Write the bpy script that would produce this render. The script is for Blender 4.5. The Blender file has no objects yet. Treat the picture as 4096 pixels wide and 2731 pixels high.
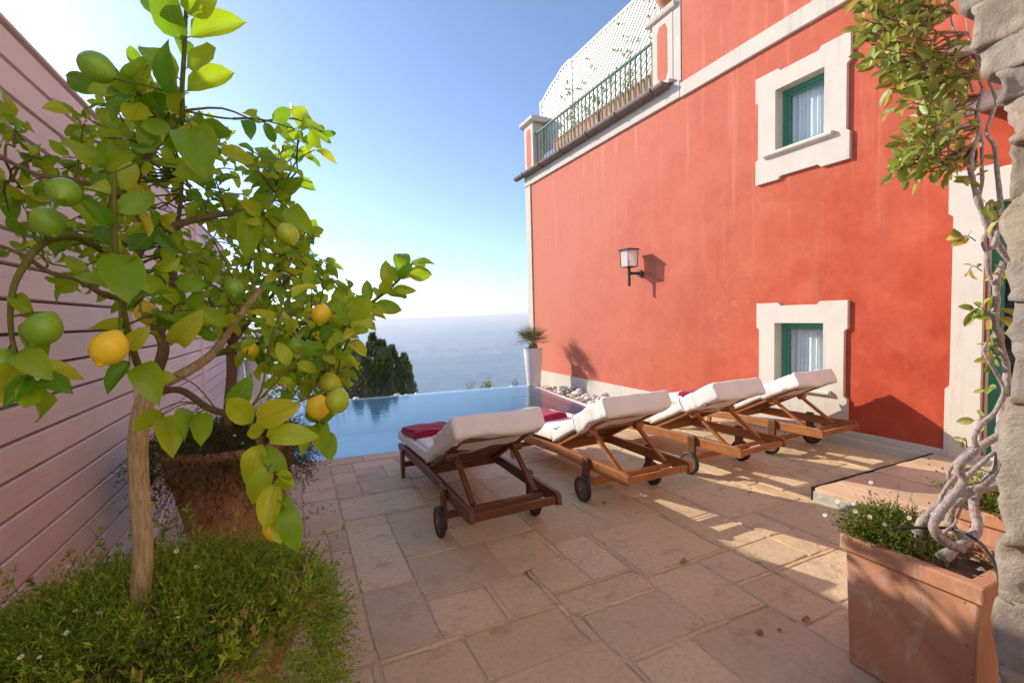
import bpy, bmesh, math, random
from mathutils import Vector, Matrix, noise
from math import sin, cos, pi, radians, sqrt
random.seed(11)
scene = bpy.context.scene
COL = scene.collection

# ------------------------------------------------------------------ camera
CAM_Z = 1.5
FPX = 1867.5                                  # focal length in pixels of the 4096 wide photograph
YAW, PITCH, ROLL = radians(24.8765), radians(3.0916), radians(-1.54)
Fv = Vector((sin(YAW)*cos(PITCH), cos(YAW)*cos(PITCH), -sin(PITCH)))
R0 = Vector((cos(YAW), -sin(YAW), 0)); U0 = R0.cross(Fv)
Rv = R0*cos(ROLL) + U0*sin(ROLL); Uv = U0*cos(ROLL) - R0*sin(ROLL)
CP = Vector((0, 0, CAM_Z))
cam = bpy.data.cameras.new('camera'); camo = bpy.data.objects.new('camera', cam); COL.objects.link(camo)
cam.sensor_fit = 'HORIZONTAL'; cam.sensor_width = 36.0; cam.lens = 36.0*FPX/4096
cam.clip_start = 0.05; cam.clip_end = 120000
camo.matrix_world = Matrix(((Rv.x, Uv.x, -Fv.x, 0), (Rv.y, Uv.y, -Fv.y, 0), (Rv.z, Uv.z, -Fv.z, CAM_Z), (0, 0, 0, 1)))
scene.camera = camo

# ------------------------------------------------------------------ sky, sun, exposure
SUN = Vector((0.255, -0.320, -0.203)).normalized()      # the way the light travels
world = bpy.data.worlds.new('World'); scene.world = world; world.use_nodes = True
wn = world.node_tree; wn.nodes.clear()
sky = wn.nodes.new('ShaderNodeTexSky'); sky.sky_type = 'NISHITA'; sky.sun_disc = False
sky.sun_elevation = math.asin(-SUN.z)
sky.sun_rotation = math.atan2(-SUN.x, -SUN.y)
sky.altitude = 80; sky.air_density = 0.8; sky.dust_density = 0.65; sky.ozone_density = 5.0
bg = wn.nodes.new('ShaderNodeBackground'); bg.inputs['Strength'].default_value = 0.113
wo = wn.nodes.new('ShaderNodeOutputWorld')
hs = wn.nodes.new('ShaderNodeHueSaturation'); hs.inputs['Saturation'].default_value = 0.88; hs.inputs['Value'].default_value = 0.92      # a hazy, less saturated sky
wn.links.new(sky.outputs[0], hs.inputs['Color']); wn.links.new(hs.outputs[0], bg.inputs[0]); wn.links.new(bg.outputs[0], wo.inputs[0])
sl = bpy.data.lights.new('sun', 'SUN'); sl.energy = 2.42; sl.angle = radians(0.55); sl.color = (1.0, 0.89, 0.73)
so = bpy.data.objects.new('sun', sl); COL.objects.link(so)
so.rotation_mode = 'QUATERNION'; so.rotation_quaternion = SUN.to_track_quat('-Z', 'Y'); so.location = (-6, 8, 9)
vs = scene.view_settings
vs.view_transform = 'Standard'; vs.look = 'None'; vs.gamma = 1.0; vs.use_curve_mapping = False
vs.exposure = 1.30
scene.cycles.use_denoising = True
scene.cycles.max_bounces = 10; scene.cycles.transparent_max_bounces = 24
scene.cycles.volume_bounces = 0

# ------------------------------------------------------------------ layout helpers
def ray(u, v): return Fv + Rv*((u-2048)/FPX) - Uv*((v-1365.5)/FPX)
def at(u, v, D): return CP + ray(u, v)*D
def on_z(u, v, z): d = ray(u, v); return CP + d*((z-CAM_Z)/d.z)
def on_x(u, v, x): d = ray(u, v); return CP + d*(x/d.x)
def on_y(u, v, y): d = ray(u, v); return CP + d*(y/d.y)
def proj(P):
    q = P-CP; z = q.dot(Fv); return (2048+FPX*q.dot(Rv)/z, 1365.5-FPX*q.dot(Uv)/z, z)
def lerp(a, b, t): return a+(b-a)*t

# ------------------------------------------------------------------ mesh helpers
class MB:
    def __init__(s): s.v = []; s.f = []; s.uv = None; s.rnd = None
    def add(s, vs, fs, r=None):
        o = len(s.v); s.v += [tuple(v) for v in vs]; s.f += [tuple(i+o for i in f) for f in fs]
        if r is not None:
            if s.rnd is None: s.rnd = [0.0]*o
            s.rnd += [r]*len(vs)
        elif s.rnd is not None: s.rnd += [0.0]*len(vs)
    def box(s, a, b):
        x0, y0, z0 = a; x1, y1, z1 = b
        s.add([(x0,y0,z0),(x1,y0,z0),(x1,y1,z0),(x0,y1,z0),(x0,y0,z1),(x1,y0,z1),(x1,y1,z1),(x0,y1,z1)],
              [(0,3,2,1),(4,5,6,7),(0,1,5,4),(1,2,6,5),(2,3,7,6),(3,0,4,7)]); return s
    def mbox(s, M, size):
        h = [c/2 for c in size]
        P = [M @ Vector((x*h[0], y*h[1], z*h[2])) for z in (-1,1) for x, y in ((-1,-1),(1,-1),(1,1),(-1,1))]
        s.add(P, [(0,3,2,1),(4,5,6,7),(0,1,5,4),(1,2,6,5),(2,3,7,6),(3,0,4,7)]); return s
    def beam(s, p, q, w, h, up=Vector((0,0,1))):
        p = Vector(p); q = Vector(q); d = (q-p); L = d.length; d.normalize()
        x = d.cross(up); x.normalize(); z = x.cross(d)
        M = Matrix.Translation((p+q)/2) @ Matrix((x, d, z)).transposed().to_4x4()
        return s.mbox(M, (w, L, h))
    def prism(s, poly, axis, a, b):
        """poly: 2d points, ccw; extruded along axis from a to b"""
        n = len(poly)
        def P(p, t):
            if axis == 'x': return (t, p[0], p[1])
            if axis == 'y': return (p[0], t, p[1])
            return (p[0], p[1], t)
        s.add([P(p, a) for p in poly]+[P(p, b) for p in poly],
              [tuple(reversed(range(n))), tuple(range(n, 2*n))]+[(i, (i+1) % n, n+(i+1) % n, n+i) for i in range(n)]); return s
    def tube(s, pts, rad, n=8, cap=True, r=None):
        pts = [Vector(p) for p in pts]
        if not hasattr(rad, '__len__'): rad = [rad]*len(pts)
        t = (pts[1]-pts[0]).normalized()
        up = Vector((0,0,1)) if abs(t.z) < .9 else Vector((1,0,0))
        x = t.cross(up).normalized(); V = []; F = []
        for i, p in enumerate(pts):
            if 0 < i < len(pts)-1: tt = (pts[i+1]-pts[i-1])
            elif i == 0: tt = pts[1]-pts[0]
            else: tt = pts[-1]-pts[-2]
            if tt.length < 1e-9: tt = t
            tt.normalize(); x = (x - tt*x.dot(tt)).normalized(); y = tt.cross(x); t = tt
            for k in range(n):
                a = 2*pi*k/n; V.append(p + (x*cos(a)+y*sin(a))*rad[i])
        for i in range(len(pts)-1):
            for k in range(n):
                k2 = (k+1) % n; F.append((i*n+k, i*n+k2, (i+1)*n+k2, (i+1)*n+k))
        if cap: F.append(tuple(reversed(range(n)))); F.append(tuple(range((len(pts)-1)*n, len(pts)*n)))
        s.add(V, F, r); return s
    def lathe(s, prof, c=(0,0,0), n=32, M=None):
        V = []; F = []
        for r, z in prof:
            for k in range(n):
                a = 2*pi*k/n; p = Vector((r*cos(a), r*sin(a), z)); V.append((M @ p) if M else p+Vector(c))
        for i in range(len(prof)-1):
            for k in range(n):
                k2 = (k+1) % n; F.append((i*n+k, i*n+k2, (i+1)*n+k2, (i+1)*n+k))
        s.add(V, F); return s
    def mesh(s, name):
        me = bpy.data.meshes.new(name); me.from_pydata(s.v, [], s.f)
        if s.uv:
            l = me.uv_layers.new(name='UVMap')
            for lp in me.loops: l.data[lp.index].uv = s.uv[lp.vertex_index]
        if s.rnd:
            a = me.attributes.new('rnd', 'FLOAT', 'POINT'); a.data.foreach_set('value', s.rnd)
        me.update(); return me

WM = {}
def wm(o):
    return WM.get(o.name, Matrix.Identity(4)) if o else Matrix.Identity(4)
def obj(name, mb, mat, parent=None, smooth=False, bevel=0, seg=1, kind=None):
    me = mb.mesh(name) if isinstance(mb, MB) else mb
    o = bpy.data.objects.new(name, me); COL.objects.link(o)
    if mat is not None and not me.materials: me.materials.append(mat)
    if parent:
        o.parent = parent; o.matrix_parent_inverse = wm(parent).inverted()
    if smooth:
        me.polygons.foreach_set('use_smooth', [True]*len(me.polygons))
        if smooth != True:
            me.set_sharp_from_angle(angle=radians(smooth))
    if bevel:
        b = o.modifiers.new('bevel', 'BEVEL'); b.width = bevel; b.segments = seg; b.limit_method = 'ANGLE'; b.angle_limit = radians(40)
    if kind: o['kind'] = kind
    return o
def tag(o, label, cat, group=None):
    o['label'] = label; o['category'] = cat
    if group: o['group'] = group
    return o
def thing(name, label, cat, loc=(0,0,0), group=None):
    o = bpy.data.objects.new(name, None); COL.objects.link(o); o.location = loc; o.empty_display_size = .1
    WM[o.name] = Matrix.Translation(loc)
    return tag(o, label, cat, group)
def struct(o): o['kind'] = 'structure'; return o
def inst(name, me, M, parent=None, mat=None):
    """a copy that shares mesh data, at world matrix M"""
    o = bpy.data.objects.new(name, me); COL.objects.link(o)
    if parent: o.parent = parent; o.matrix_parent_inverse = wm(parent).inverted()
    o.matrix_basis = M
    if mat is not None:
        o.material_slots[0].link = 'OBJECT'; o.material_slots[0].material = mat
    return o
def spline(pts, sub=4):
    P = [Vector(p) for p in pts]; out = []
    for i in range(len(P)-1):
        a = P[i-1] if i else P[0]*2-P[1]; b = P[i]; c = P[i+1]; d = P[i+2] if i+2 < len(P) else P[-1]*2-P[-2]
        for k in range(sub):
            t = k/sub
            out.append(.5*((2*b)+(c-a)*t+(2*a-5*b+4*c-d)*t*t+(3*b-a-3*c+d)*t**3))
    out.append(P[-1]); return out
def radlist(r0, r1, n): return [lerp(r0, r1, i/(n-1)) for i in range(n)]
def roundbox(a, r, n=(10,10,6), fn=None, M=None):
    """rounded, subdivided box of half sizes a"""
    mb = MB(); idx = {}
    def vid(i, j, k):
        key = (i, j, k)
        if key in idx: return idx[key]
        p = Vector((2*i/n[0]-1, 2*j/n[1]-1, 2*k/n[2]-1))
        q = Vector([max(-(a[c]-r), min(a[c]-r, p[c]*a[c])) for c in range(3)])
        full = Vector([p[c]*a[c] for c in range(3)])
        d = full-q
        if d.length > 1e-9: q = q+d.normalized()*r
        if fn: q = fn(q)
        if M: q = M @ q
        mb.v.append(tuple(q)); idx[key] = len(mb.v)-1; return idx[key]
    for i in range(n[0]):
        for j in range(n[1]):
            mb.f.append((vid(i,j,0), vid(i,j+1,0), vid(i+1,j+1,0), vid(i+1,j,0)))
            mb.f.append((vid(i,j,n[2]), vid(i+1,j,n[2]), vid(i+1,j+1,n[2]), vid(i,j+1,n[2])))
    for i in range(n[0]):
        for k in range(n[2]):
            mb.f.append((vid(i,0,k), vid(i+1,0,k), vid(i+1,0,k+1), vid(i,0,k+1)))
            mb.f.append((vid(i,n[1],k), vid(i,n[1],k+1), vid(i+1,n[1],k+1), vid(i+1,n[1],k)))
    for j in range(n[1]):
        for k in range(n[2]):
            mb.f.append((vid(0,j,k), vid(0,j,k+1), vid(0,j+1,k+1), vid(0,j+1,k)))
            mb.f.append((vid(n[0],j,k), vid(n[0],j+1,k), vid(n[0],j+1,k+1), vid(n[0],j,k+1)))
    return mb

# ------------------------------------------------------------------ material helpers
class NT:
    def __init__(s, name):
        s.m = bpy.data.materials.new(name); s.m.use_nodes = True; s.t = s.m.node_tree; s.t.nodes.clear()
        s.out = s.n('ShaderNodeOutputMaterial')
    def n(s, t, **kw):
        x = s.t.nodes.new(t)
        for k, v in kw.items(): setattr(x, k, v)
        return x
    def l(s, a, b): s.t.links.new(a, b)
    def set(s, sock, v):
        if isinstance(v, bpy.types.NodeSocket): s.l(v, sock)
        elif isinstance(v, (tuple, list)): sock.default_value = (*v, 1) if len(v) == 3 and sock.type == 'RGBA' else v
        else: sock.default_value = v
    def coord(s, kind='Object'): return s.n('ShaderNodeTexCoord').outputs[kind]
    def mapping(s, v, scale=(1,1,1), rot=(0,0,0)):
        x = s.n('ShaderNodeMapping'); s.l(v, x.inputs[0]); x.inputs['Scale'].default_value = scale; x.inputs['Rotation'].default_value = rot; return x.outputs[0]
    def noise(s, v, scale, detail=5, rough=.55, dist=0, out='Fac'):
        x = s.n('ShaderNodeTexNoise'); s.set(x.inputs['Vector'], v); x.inputs['Scale'].default_value = scale
        x.inputs['Detail'].default_value = detail; x.inputs['Roughness'].default_value = rough; x.inputs['Distortion'].default_value = dist; return x.outputs[out]
    def ramp(s, f, stops):
        x = s.n('ShaderNodeValToRGB'); s.set(x.inputs[0], f); e = x.color_ramp.elements
        while len(e) < len(stops): e.new(.5)
        for i, (p, c) in enumerate(stops): e[i].position = p; e[i].color = (*c, 1) if len(c) == 3 else c
        return x.outputs[0]
    def mix(s, f, a, b, mode='MIX'):
        x = s.n('ShaderNodeMix', data_type='RGBA', blend_type=mode); s.set(x.inputs[0], f); s.set(x.inputs[6], a); s.set(x.inputs[7], b); return x.outputs[2]
    def math(s, op, a, b=0.0, c=0.0):
        x = s.n('ShaderNodeMath', operation=op); s.set(x.inputs[0], a); s.set(x.inputs[1], b)
        if op in ('MULTIPLY_ADD',): s.set(x.inputs[2], c)
        return x.outputs[0]
    def bump(s, h, strength=.3, dist=.01, normal=None):
        x = s.n('ShaderNodeBump'); s.set(x.inputs['Height'], h); x.inputs['Strength'].default_value = strength; x.inputs['Distance'].default_value = dist
        if normal: s.l(normal, x.inputs['Normal'])
        return x.outputs[0]
    def pbsdf(s, base, rough=.6, spec=.4, normal=None, **kw):
        x = s.n('ShaderNodeBsdfPrincipled'); s.set(x.inputs['Base Color'], base); s.set(x.inputs['Roughness'], rough)
        s.set(x.inputs['Specular IOR Level'], spec)
        if normal: s.l(normal, x.inputs['Normal'])
        for k, v in kw.items(): s.set(x.inputs[k], v)
        return x.outputs[0]
    def done(s, shader): s.l(shader, s.out.inputs['Surface']); return s.m
    def rand(s): return s.n('ShaderNodeObjectInfo').outputs['Random']

def simple(name, col, rough=.6, var=.12, scale=6, bump=.15, bscale=60, spec=.4, objvar=0.0, metallic=0, stretch=None):
    t = NT(name); v = t.coord()
    if stretch: v = t.mapping(v, stretch)
    f = t.noise(v, scale, 6, .6)
    a = tuple(c*(1-var) for c in col); b = tuple(min(1, c*(1+var)) for c in col)
    c = t.ramp(f, [(.3, a), (.7, b)])
    if objvar:
        h = t.n('ShaderNodeHueSaturation'); t.l(c, h.inputs['Color'])
        t.l(t.math('MULTIPLY_ADD', t.rand(), 2*objvar, 1-objvar), h.inputs['Value']); c = h.outputs[0]
    nrm = t.bump(t.noise(v, bscale, 4, .6), bump, .004) if bump else None
    return t.done(t.pbsdf(c, rough, spec, nrm, Metallic=metallic))

def m_paving():
    t = NT('limestone_paving'); v = t.coord(); r = t.rand()
    off = t.n('ShaderNodeVectorMath', operation='ADD'); t.l(v, off.inputs[0])
    cb = t.n('ShaderNodeCombineXYZ'); t.l(t.math('MULTIPLY', r, 37.0), cb.inputs[0]); t.l(t.math('MULTIPLY', r, 91.0), cb.inputs[1]); t.l(cb.outputs[0], off.inputs[1]); v2 = off.outputs[0]
    base = t.ramp(r, [(0, (.58,.435,.25)), (.2, (.72,.565,.345)), (.4, (.53,.41,.265)), (.6, (.74,.585,.37)), (.8, (.63,.46,.265)), (1, (.52,.385,.25))])
    mott = t.noise(v2, 3.2, 6, .62, .6)
    c = t.mix(t.ramp(mott, [(.35, (0,0,0)), (.7, (1,1,1))]), base, t.mix(.5, base, (.70,.55,.37)))
    st = t.ramp(t.noise(v2, 5, 9, .72, .3), [(.54, (0,0,0)), (.66, (1,1,1))])
    c = t.mix(t.math('MULTIPLY', st, .55), c, (.34,.21,.115))
    dk = t.ramp(t.noise(v, 1.3, 6, .6, .3), [(.5, (0,0,0)), (.7, (1,1,1))]); c = t.mix(t.math('MULTIPLY', dk, .35), c, (.40,.29,.21))
    wt = t.ramp(t.noise(v, 2.1, 7, .65, .8), [(.60, (0,0,0)), (.72, (1,1,1))])
    c = t.mix(t.math('MULTIPLY', wt, .5), c, (.74,.64,.52))
    sp = t.n('ShaderNodeTexVoronoi'); t.l(v2, sp.inputs['Vector']); sp.inputs['Scale'].default_value = 26
    pit = t.ramp(sp.outputs['Distance'], [(.04, (1,1,1)), (.12, (0,0,0))])
    msk = t.ramp(t.noise(v2, 4.5, 3), [(.52, (0,0,0)), (.62, (1,1,1))])
    pit = t.math('MULTIPLY', pit, msk)
    c = t.mix(t.math('MULTIPLY', pit, .75), c, (.14,.085,.055))
    gr = t.noise(v2, 34, 8, .75); c = t.mix(t.ramp(gr, [(.36, (.45,)*3), (.52, (0,0,0))]), c, (.40,.28,.17))
    b1 = t.bump(t.noise(v2, 12, 10, .72, .3), .65, .016)
    b2 = t.bump(t.math('SUBTRACT', 1.0, pit), .6, .004, b1)
    return t.done(t.pbsdf(c, t.ramp(mott, [(.3, (.55,)*3), (.7, (.75,)*3)]), .35, b2))

def m_mortar():
    t = NT('mortar'); v = t.coord(); n1 = t.noise(v, 3.5, 8, .7, .3); n2 = t.noise(v, 30, 5, .65)
    c = t.ramp(n1, [(.33, (.20,.14,.09)), (.42, (.50,.38,.25)), (.7, (.64,.50,.34))]); c = t.mix(t.ramp(n2, [(.5, (0,0,0)), (.8, (.5,)*3)]), c, (.30,.21,.13))
    return t.done(t.pbsdf(c, .9, .2, t.bump(n2, .6, .01)))

def m_fence():
    t = NT('pink_fence_paint'); v = t.coord(); r = t.rand()
    g = t.noise(t.mapping(v, (10, .7, 14)), 2.4, 7, .65, .4); b_ = t.noise(v, 1.3, 6, .62)
    c = t.ramp(b_, [(.3, (.68,.615,.585)), (.7, (.78,.715,.68))]); c = t.mix(t.ramp(g, [(.5, (0,0,0)), (.75, (.35,)*3)]), c, (.52,.43,.40))
    h = t.n('ShaderNodeHueSaturation'); t.l(c, h.inputs['Color']); t.l(t.math('MULTIPLY_ADD', r, .12, .93), h.inputs['Value'])
    sp = t.ramp(t.noise(v, 40, 3, .6), [(.70, (0,0,0)), (.76, (.5,)*3)]); c = t.mix(sp, h.outputs[0], (.33,.26,.23))
    return t.done(t.pbsdf(c, .55, .35, t.bump(g, .18, .004)))

def m_plaster():
    t = NT('red_plaster'); v = t.coord()
    n1 = t.noise(v, 1.1, 8, .66, 0); n2 = t.noise(v, 3.1, 8, .68, .15)
    vs_ = t.mapping(v, (1, 1.6, .35)); n3 = t.noise(vs_, 1.9, 6, .65, .4)
    c = t.ramp(n1, [(.32, (.33,.042,.019)), (.5, (.395,.057,.027)), (.68, (.45,.080,.041))])
    c = t.mix(t.ramp(n2, [(.45, (0,0,0)), (.72, (.55,)*3)]), c, (.54,.12,.066))
    c = t.mix(t.ramp(n3, [(.55, (0,0,0)), (.8, (.35,)*3)]), c, (.52,.095,.05))
    # chalky bleached patches, plus haze glow painted in, paler along and up the wall
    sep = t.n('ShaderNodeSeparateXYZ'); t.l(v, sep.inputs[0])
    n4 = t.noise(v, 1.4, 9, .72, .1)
    wear_glow = t.math('MULTIPLY_ADD', sep.outputs['Y'], .085, -.28)
    wear_glow = t.math('ADD', wear_glow, t.math('MULTIPLY_ADD', sep.outputs['Z'], .05, -.05))
    wear_glow = t.math('ADD', t.math('MULTIPLY_ADD', n4, .45, .27), wear_glow)
    c = t.mix(t.ramp(wear_glow, [(.44, (0,0,0)), (1.1, (.8,)*3)]), c, (.58,.21,.145))
    fn_ = t.noise(v, 22, 7, .7); c = t.mix(t.ramp(fn_, [(.35, (.16,)*3), (.6, (0,0,0))]), c, (.40,.06,.03))
    rs = t.noise(t.mapping(v, (1, 3.2, .16)), 2.2, 7, .7); rz = t.ramp(t.math('MULTIPLY_ADD', sep.outputs['Z'], .33, -.65), [(.0, (.15,)*3), (.9, (1,1,1))]); c = t.mix(t.math('MULTIPLY', t.ramp(rs, [(.54, (0,0,0)), (.72, (.45,)*3)]), rz), c, (.68,.36,.28))
    cr = t.n('ShaderNodeTexVoronoi', feature='DISTANCE_TO_EDGE'); cr.inputs['Scale'].default_value = 1.15
    vd = t.n('ShaderNodeVectorMath', operation='ADD'); t.l(v, vd.inputs[0])
    nn = t.n('ShaderNodeTexNoise'); t.l(v, nn.inputs['Vector']); nn.inputs['Scale'].default_value = 2.2; nn.inputs['Detail'].default_value = 5; t.l(nn.outputs['Color'], vd.inputs[1]); t.l(vd.outputs[0], cr.inputs['Vector'])
    crack = t.ramp(cr.outputs['Distance'], [(0, (1,1,1)), (.012, (0,0,0))])
    crack = t.math('MULTIPLY', crack, t.ramp(t.noise(v, .8, 2), [(.5, (0,0,0)), (.6, (1,1,1))]))
    c = t.mix(t.math('MULTIPLY', crack, .32), c, (.66,.22,.15))
    b = t.bump(t.noise(v, 4.5, 8, .62, .5), .35, .012); b = t.bump(t.noise(v, 60, 4, .6), .12, .003, b)
    return t.done(t.pbsdf(c, .85, .2, b))

def m_white(name, col=(.57,.525,.465), dirt=.6, streak=True):
    t = NT(name); v = t.coord()
    n1 = t.noise(v, 3.1, 7, .65, .5)
    c = t.mix(t.ramp(n1, [(.4, (0,0,0)), (.8, (.8,)*3)]), col, tuple(x*.84 for x in col))
    if streak:
        s_ = t.noise(t.mapping(v, (6, 6, .5)), 1.6, 6, .65); m = t.ramp(s_, [(.58, (0,0,0)), (.75, (1,1,1))])
        c = t.mix(t.math('MULTIPLY', m, dirt), c, (.36,.32,.28))
    b = t.bump(t.noise(v, 28, 6, .65), .14, .004)
    return t.done(t.pbsdf(c, .8, .25, b))

def m_wood(name, c0, c1, rough=.42, axis=1):
    t = NT(name); v = t.coord(); r = t.rand()
    sc = [22, 22, 22]; sc[axis] = 1.6
    g = t.noise(t.mapping(v, tuple(sc)), 2.0, 6, .6, 1.5)
    c = t.ramp(g, [(.3, c0), (.7, c1)])
    d = t.ramp(t.noise(v, 4.5, 5, .6), [(.35, (.72,)*3), (.7, (1.08,)*3)])
    c = t.mix(1.0, c, d, 'MULTIPLY')
    return t.done(t.pbsdf(c, rough, .45, t.bump(g, .12, .002)))

def m_leaf(name, greens, trans=(.42,.68,.03), tfac=.45, rough=.27):
    t = NT(name); r = t.rand(); at_ = t.n('ShaderNodeAttribute', attribute_name='rnd').outputs['Fac']
    rr = t.math('FRACT', t.math('ADD', r, at_))
    c = t.ramp(rr, greens)
    uv = t.coord('UV'); sp = t.n('ShaderNodeSeparateXYZ'); t.l(uv, sp.inputs[0])
    U, V = sp.outputs[0], sp.outputs[1]
    a = t.math('ABSOLUTE', t.math('SUBTRACT', U, .5))
    rib = t.ramp(a, [(.012, (1,1,1)), (.035, (0,0,0))])
    w = t.math('SINE', t.math('MULTIPLY', t.math('SUBTRACT', V, t.math('MULTIPLY', a, .55)), 58.0))
    vein = t.ramp(w, [(.80, (0,0,0)), (1, (1,1,1))])
    c = t.mix(t.math('MULTIPLY', rib, .6), c, (.30,.38,.06)); c = t.mix(t.math('MULTIPLY', vein, .16), c, (.28,.36,.06))
    ns = t.noise(t.coord(), 38, 4, .6)
    c = t.mix(t.ramp(ns, [(.45, (0,0,0)), (.8, (.35,)*3)]), c, (.16,.30,.02))
    bl = t.ramp(t.noise(t.coord(), 9, 7, .7), [(.66, (0,0,0)), (.76, (.4,)*3)]); c = t.mix(bl, c, (.40,.40,.04))
    nm = t.bump(t.math('ADD', t.math('MULTIPLY', w, .5), t.math('MULTIPLY', rib, -1.0)), .22, .0016)
    p = t.pbsdf(c, rough, .45, nm)
    tr = t.n('ShaderNodeBsdfTranslucent'); t.l(t.mix(.55, c, trans), tr.inputs[0])
    mx = t.n('ShaderNodeMixShader'); mx.inputs[0].default_value = tfac; t.l(p, mx.inputs[1]); t.l(tr.outputs[0], mx.inputs[2])
    return t.done(mx.outputs[0])

def m_herb(name, cols, rough=.6, tfac=.25):
    t = NT(name); at_ = t.n('ShaderNodeAttribute', attribute_name='rnd').outputs['Fac']
    c = t.ramp(at_, cols)
    p = t.pbsdf(c, rough, .25)
    tr = t.n('ShaderNodeBsdfTranslucent'); t.l(c, tr.inputs[0])
    mx = t.n('ShaderNodeMixShader'); mx.inputs[0].default_value = tfac; t.l(p, mx.inputs[1]); t.l(tr.outputs[0], mx.inputs[2])
    return t.done(mx.outputs[0])

def m_terracotta():
    t = NT('terracotta'); v = t.coord()
    n1 = t.noise(v, 4, 7, .62, .6); c = t.ramp(n1, [(.3, (.40,.185,.105)), (.55, (.50,.245,.145)), (.75, (.57,.315,.20))])
    ef = t.ramp(t.noise(t.mapping(v, (3, 3, 1.2)), 2.6, 8, .7, 1.0), [(.52, (0,0,0)), (.70, (1,1,1))])
    c = t.mix(t.math('MULTIPLY', ef, .68), c, (.60,.49,.43))
    vo = t.n('ShaderNodeTexVoronoi'); t.l(v, vo.inputs['Vector']); vo.inputs['Scale'].default_value = 30
    pit = t.math('MULTIPLY', t.ramp(vo.outputs['Distance'], [(.06, (1,1,1)), (.16, (0,0,0))]), t.ramp(t.noise(v, 5, 3), [(.5, (0,0,0)), (.6, (1,1,1))]))
    c = t.mix(t.math('MULTIPLY', pit, .7), c, (.12,.05,.03))
    lg = t.ramp(t.noise(v, 1.7, 5, .6, .8), [(.5, (0,0,0)), (.75, (1,1,1))])
    c = t.mix(t.math('MULTIPLY', lg, .55), c, (.33,.19,.155))
    b = t.bump(t.noise(v, 26, 6, .65), .2, .005); b = t.bump(t.math('SUBTRACT', 1.0, pit), .5, .003, b)
    return t.done(t.pbsdf(c, .78, .25, b))

def m_stone():
    t = NT('field_stone'); v = t.coord(); r = t.rand()
    base = t.ramp(r, [(0, (.46,.38,.30)), (.3, (.54,.44,.33)), (.6, (.42,.38,.35)), (.8, (.56,.45,.35)), (1, (.38,.345,.33))])
    n1 = t.noise(v, 9, 9, .7, .8)
    c = t.mix(t.ramp(n1, [(.36, (0,0,0)), (.7, (1,1,1))]), t.mix(.5, base, (.16,.135,.115)), base)
    c = t.mix(t.ramp(t.noise(v, 17, 6, .7, 1.0), [(.58, (0,0,0)), (.74, (.5,)*3)]), c, (.55,.46,.37))
    c = t.mix(t.ramp(t.noise(v, 5, 5, .6), [(.6, (0,0,0)), (.75, (.4,)*3)]), c, (.34,.18,.09))
    b = t.bump(t.noise(v, 16, 12, .74, .3), .8, .03)
    return t.done(t.pbsdf(c, .85, .2, b))

def m_water():
    t = NT('pool_water'); v = t.coord()
    b = t.bump(t.noise(t.mapping(v, (1, 2.6, 1)), 2.6, 5, .55, .5), .16, .02)
    fr = t.n('ShaderNodeFresnel'); fr.inputs['IOR'].default_value = 1.33; t.l(b, fr.inputs['Normal'])
    g = t.n('ShaderNodeBsdfGlossy'); g.inputs['Roughness'].default_value = .02; t.l(b, g.inputs['Normal']); g.inputs['Color'].default_value = (1,1,1,1)
    tr = t.n('ShaderNodeBsdfTransparent'); tr.inputs['Color'].default_value = (.86,.98,1,1)
    mx = t.n('ShaderNodeMixShader'); t.l(fr.outputs[0], mx.inputs[0]); t.l(tr.outputs[0], mx.inputs[1]); t.l(g.outputs[0], mx.inputs[2])
    return t.done(mx.outputs[0])

def m_glass(name, tint=(.93,.97,.95), ior=1.5, boost=1.0):
    t = NT(name)
    fr = t.n('ShaderNodeFresnel'); fr.inputs['IOR'].default_value = ior
    geo = t.n('ShaderNodeNewGeometry'); fac = t.math('MULTIPLY', fr.outputs[0], t.math('SUBTRACT', 1.0, geo.outputs['Backfacing']))
    g = t.n('ShaderNodeBsdfGlossy'); g.inputs['Roughness'].default_value = .01
    tr = t.n('ShaderNodeBsdfTransparent'); tr.inputs['Color'].default_value = (*tint, 1)
    mx = t.n('ShaderNodeMixShader'); t.l(t.math('MINIMUM', t.math('MULTIPLY', fac, boost), 1.0), mx.inputs[0]); t.l(tr.outputs[0], mx.inputs[1]); t.l(g.outputs[0], mx.inputs[2])
    return t.done(mx.outputs[0])

def m_frost():
    t = NT('frosted_lamp_glass'); d = t.pbsdf((.85,.83,.85), .25, .5)
    tl = t.n('ShaderNodeBsdfTranslucent'); tl.inputs[0].default_value = (.9,.88,.9,1); tr = t.n('ShaderNodeBsdfTransparent')
    a = t.n('ShaderNodeMixShader'); a.inputs[0].default_value = .5; t.l(d, a.inputs[1]); t.l(tl.outputs[0], a.inputs[2])
    b = t.n('ShaderNodeMixShader'); b.inputs[0].default_value = .55; t.l(a.outputs[0], b.inputs[1]); t.l(tr.outputs[0], b.inputs[2])
    return t.done(b.outputs[0])

def m_sea():
    t = NT('sea_water'); v = t.coord()
    n1 = t.noise(t.mapping(v, (.5, 1, 1), (0, 0, .5)), .06, 6, .62, .3)
    n2 = t.noise(t.mapping(v, (.35, 1, 1), (0, 0, .45)), .004, 5, .6, .4)
    n3 = t.noise(t.mapping(v, (.18, 1, 1), (0, 0, .42)), .012, 6, .65, .2)
    c = t.ramp(n2, [(.35, (.022,.060,.105)), (.65, (.060,.115,.170))]); c = t.mix(t.ramp(n3, [(.45, (0,0,0)), (.7, (.6,)*3)]), c, (.010,.035,.07))
    b = t.bump(n1, .55, 2.2)
    b = t.bump(n3, .35, 6, b)
    return t.done(t.pbsdf(c, .22, .5, b, IOR=1.33))

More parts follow.
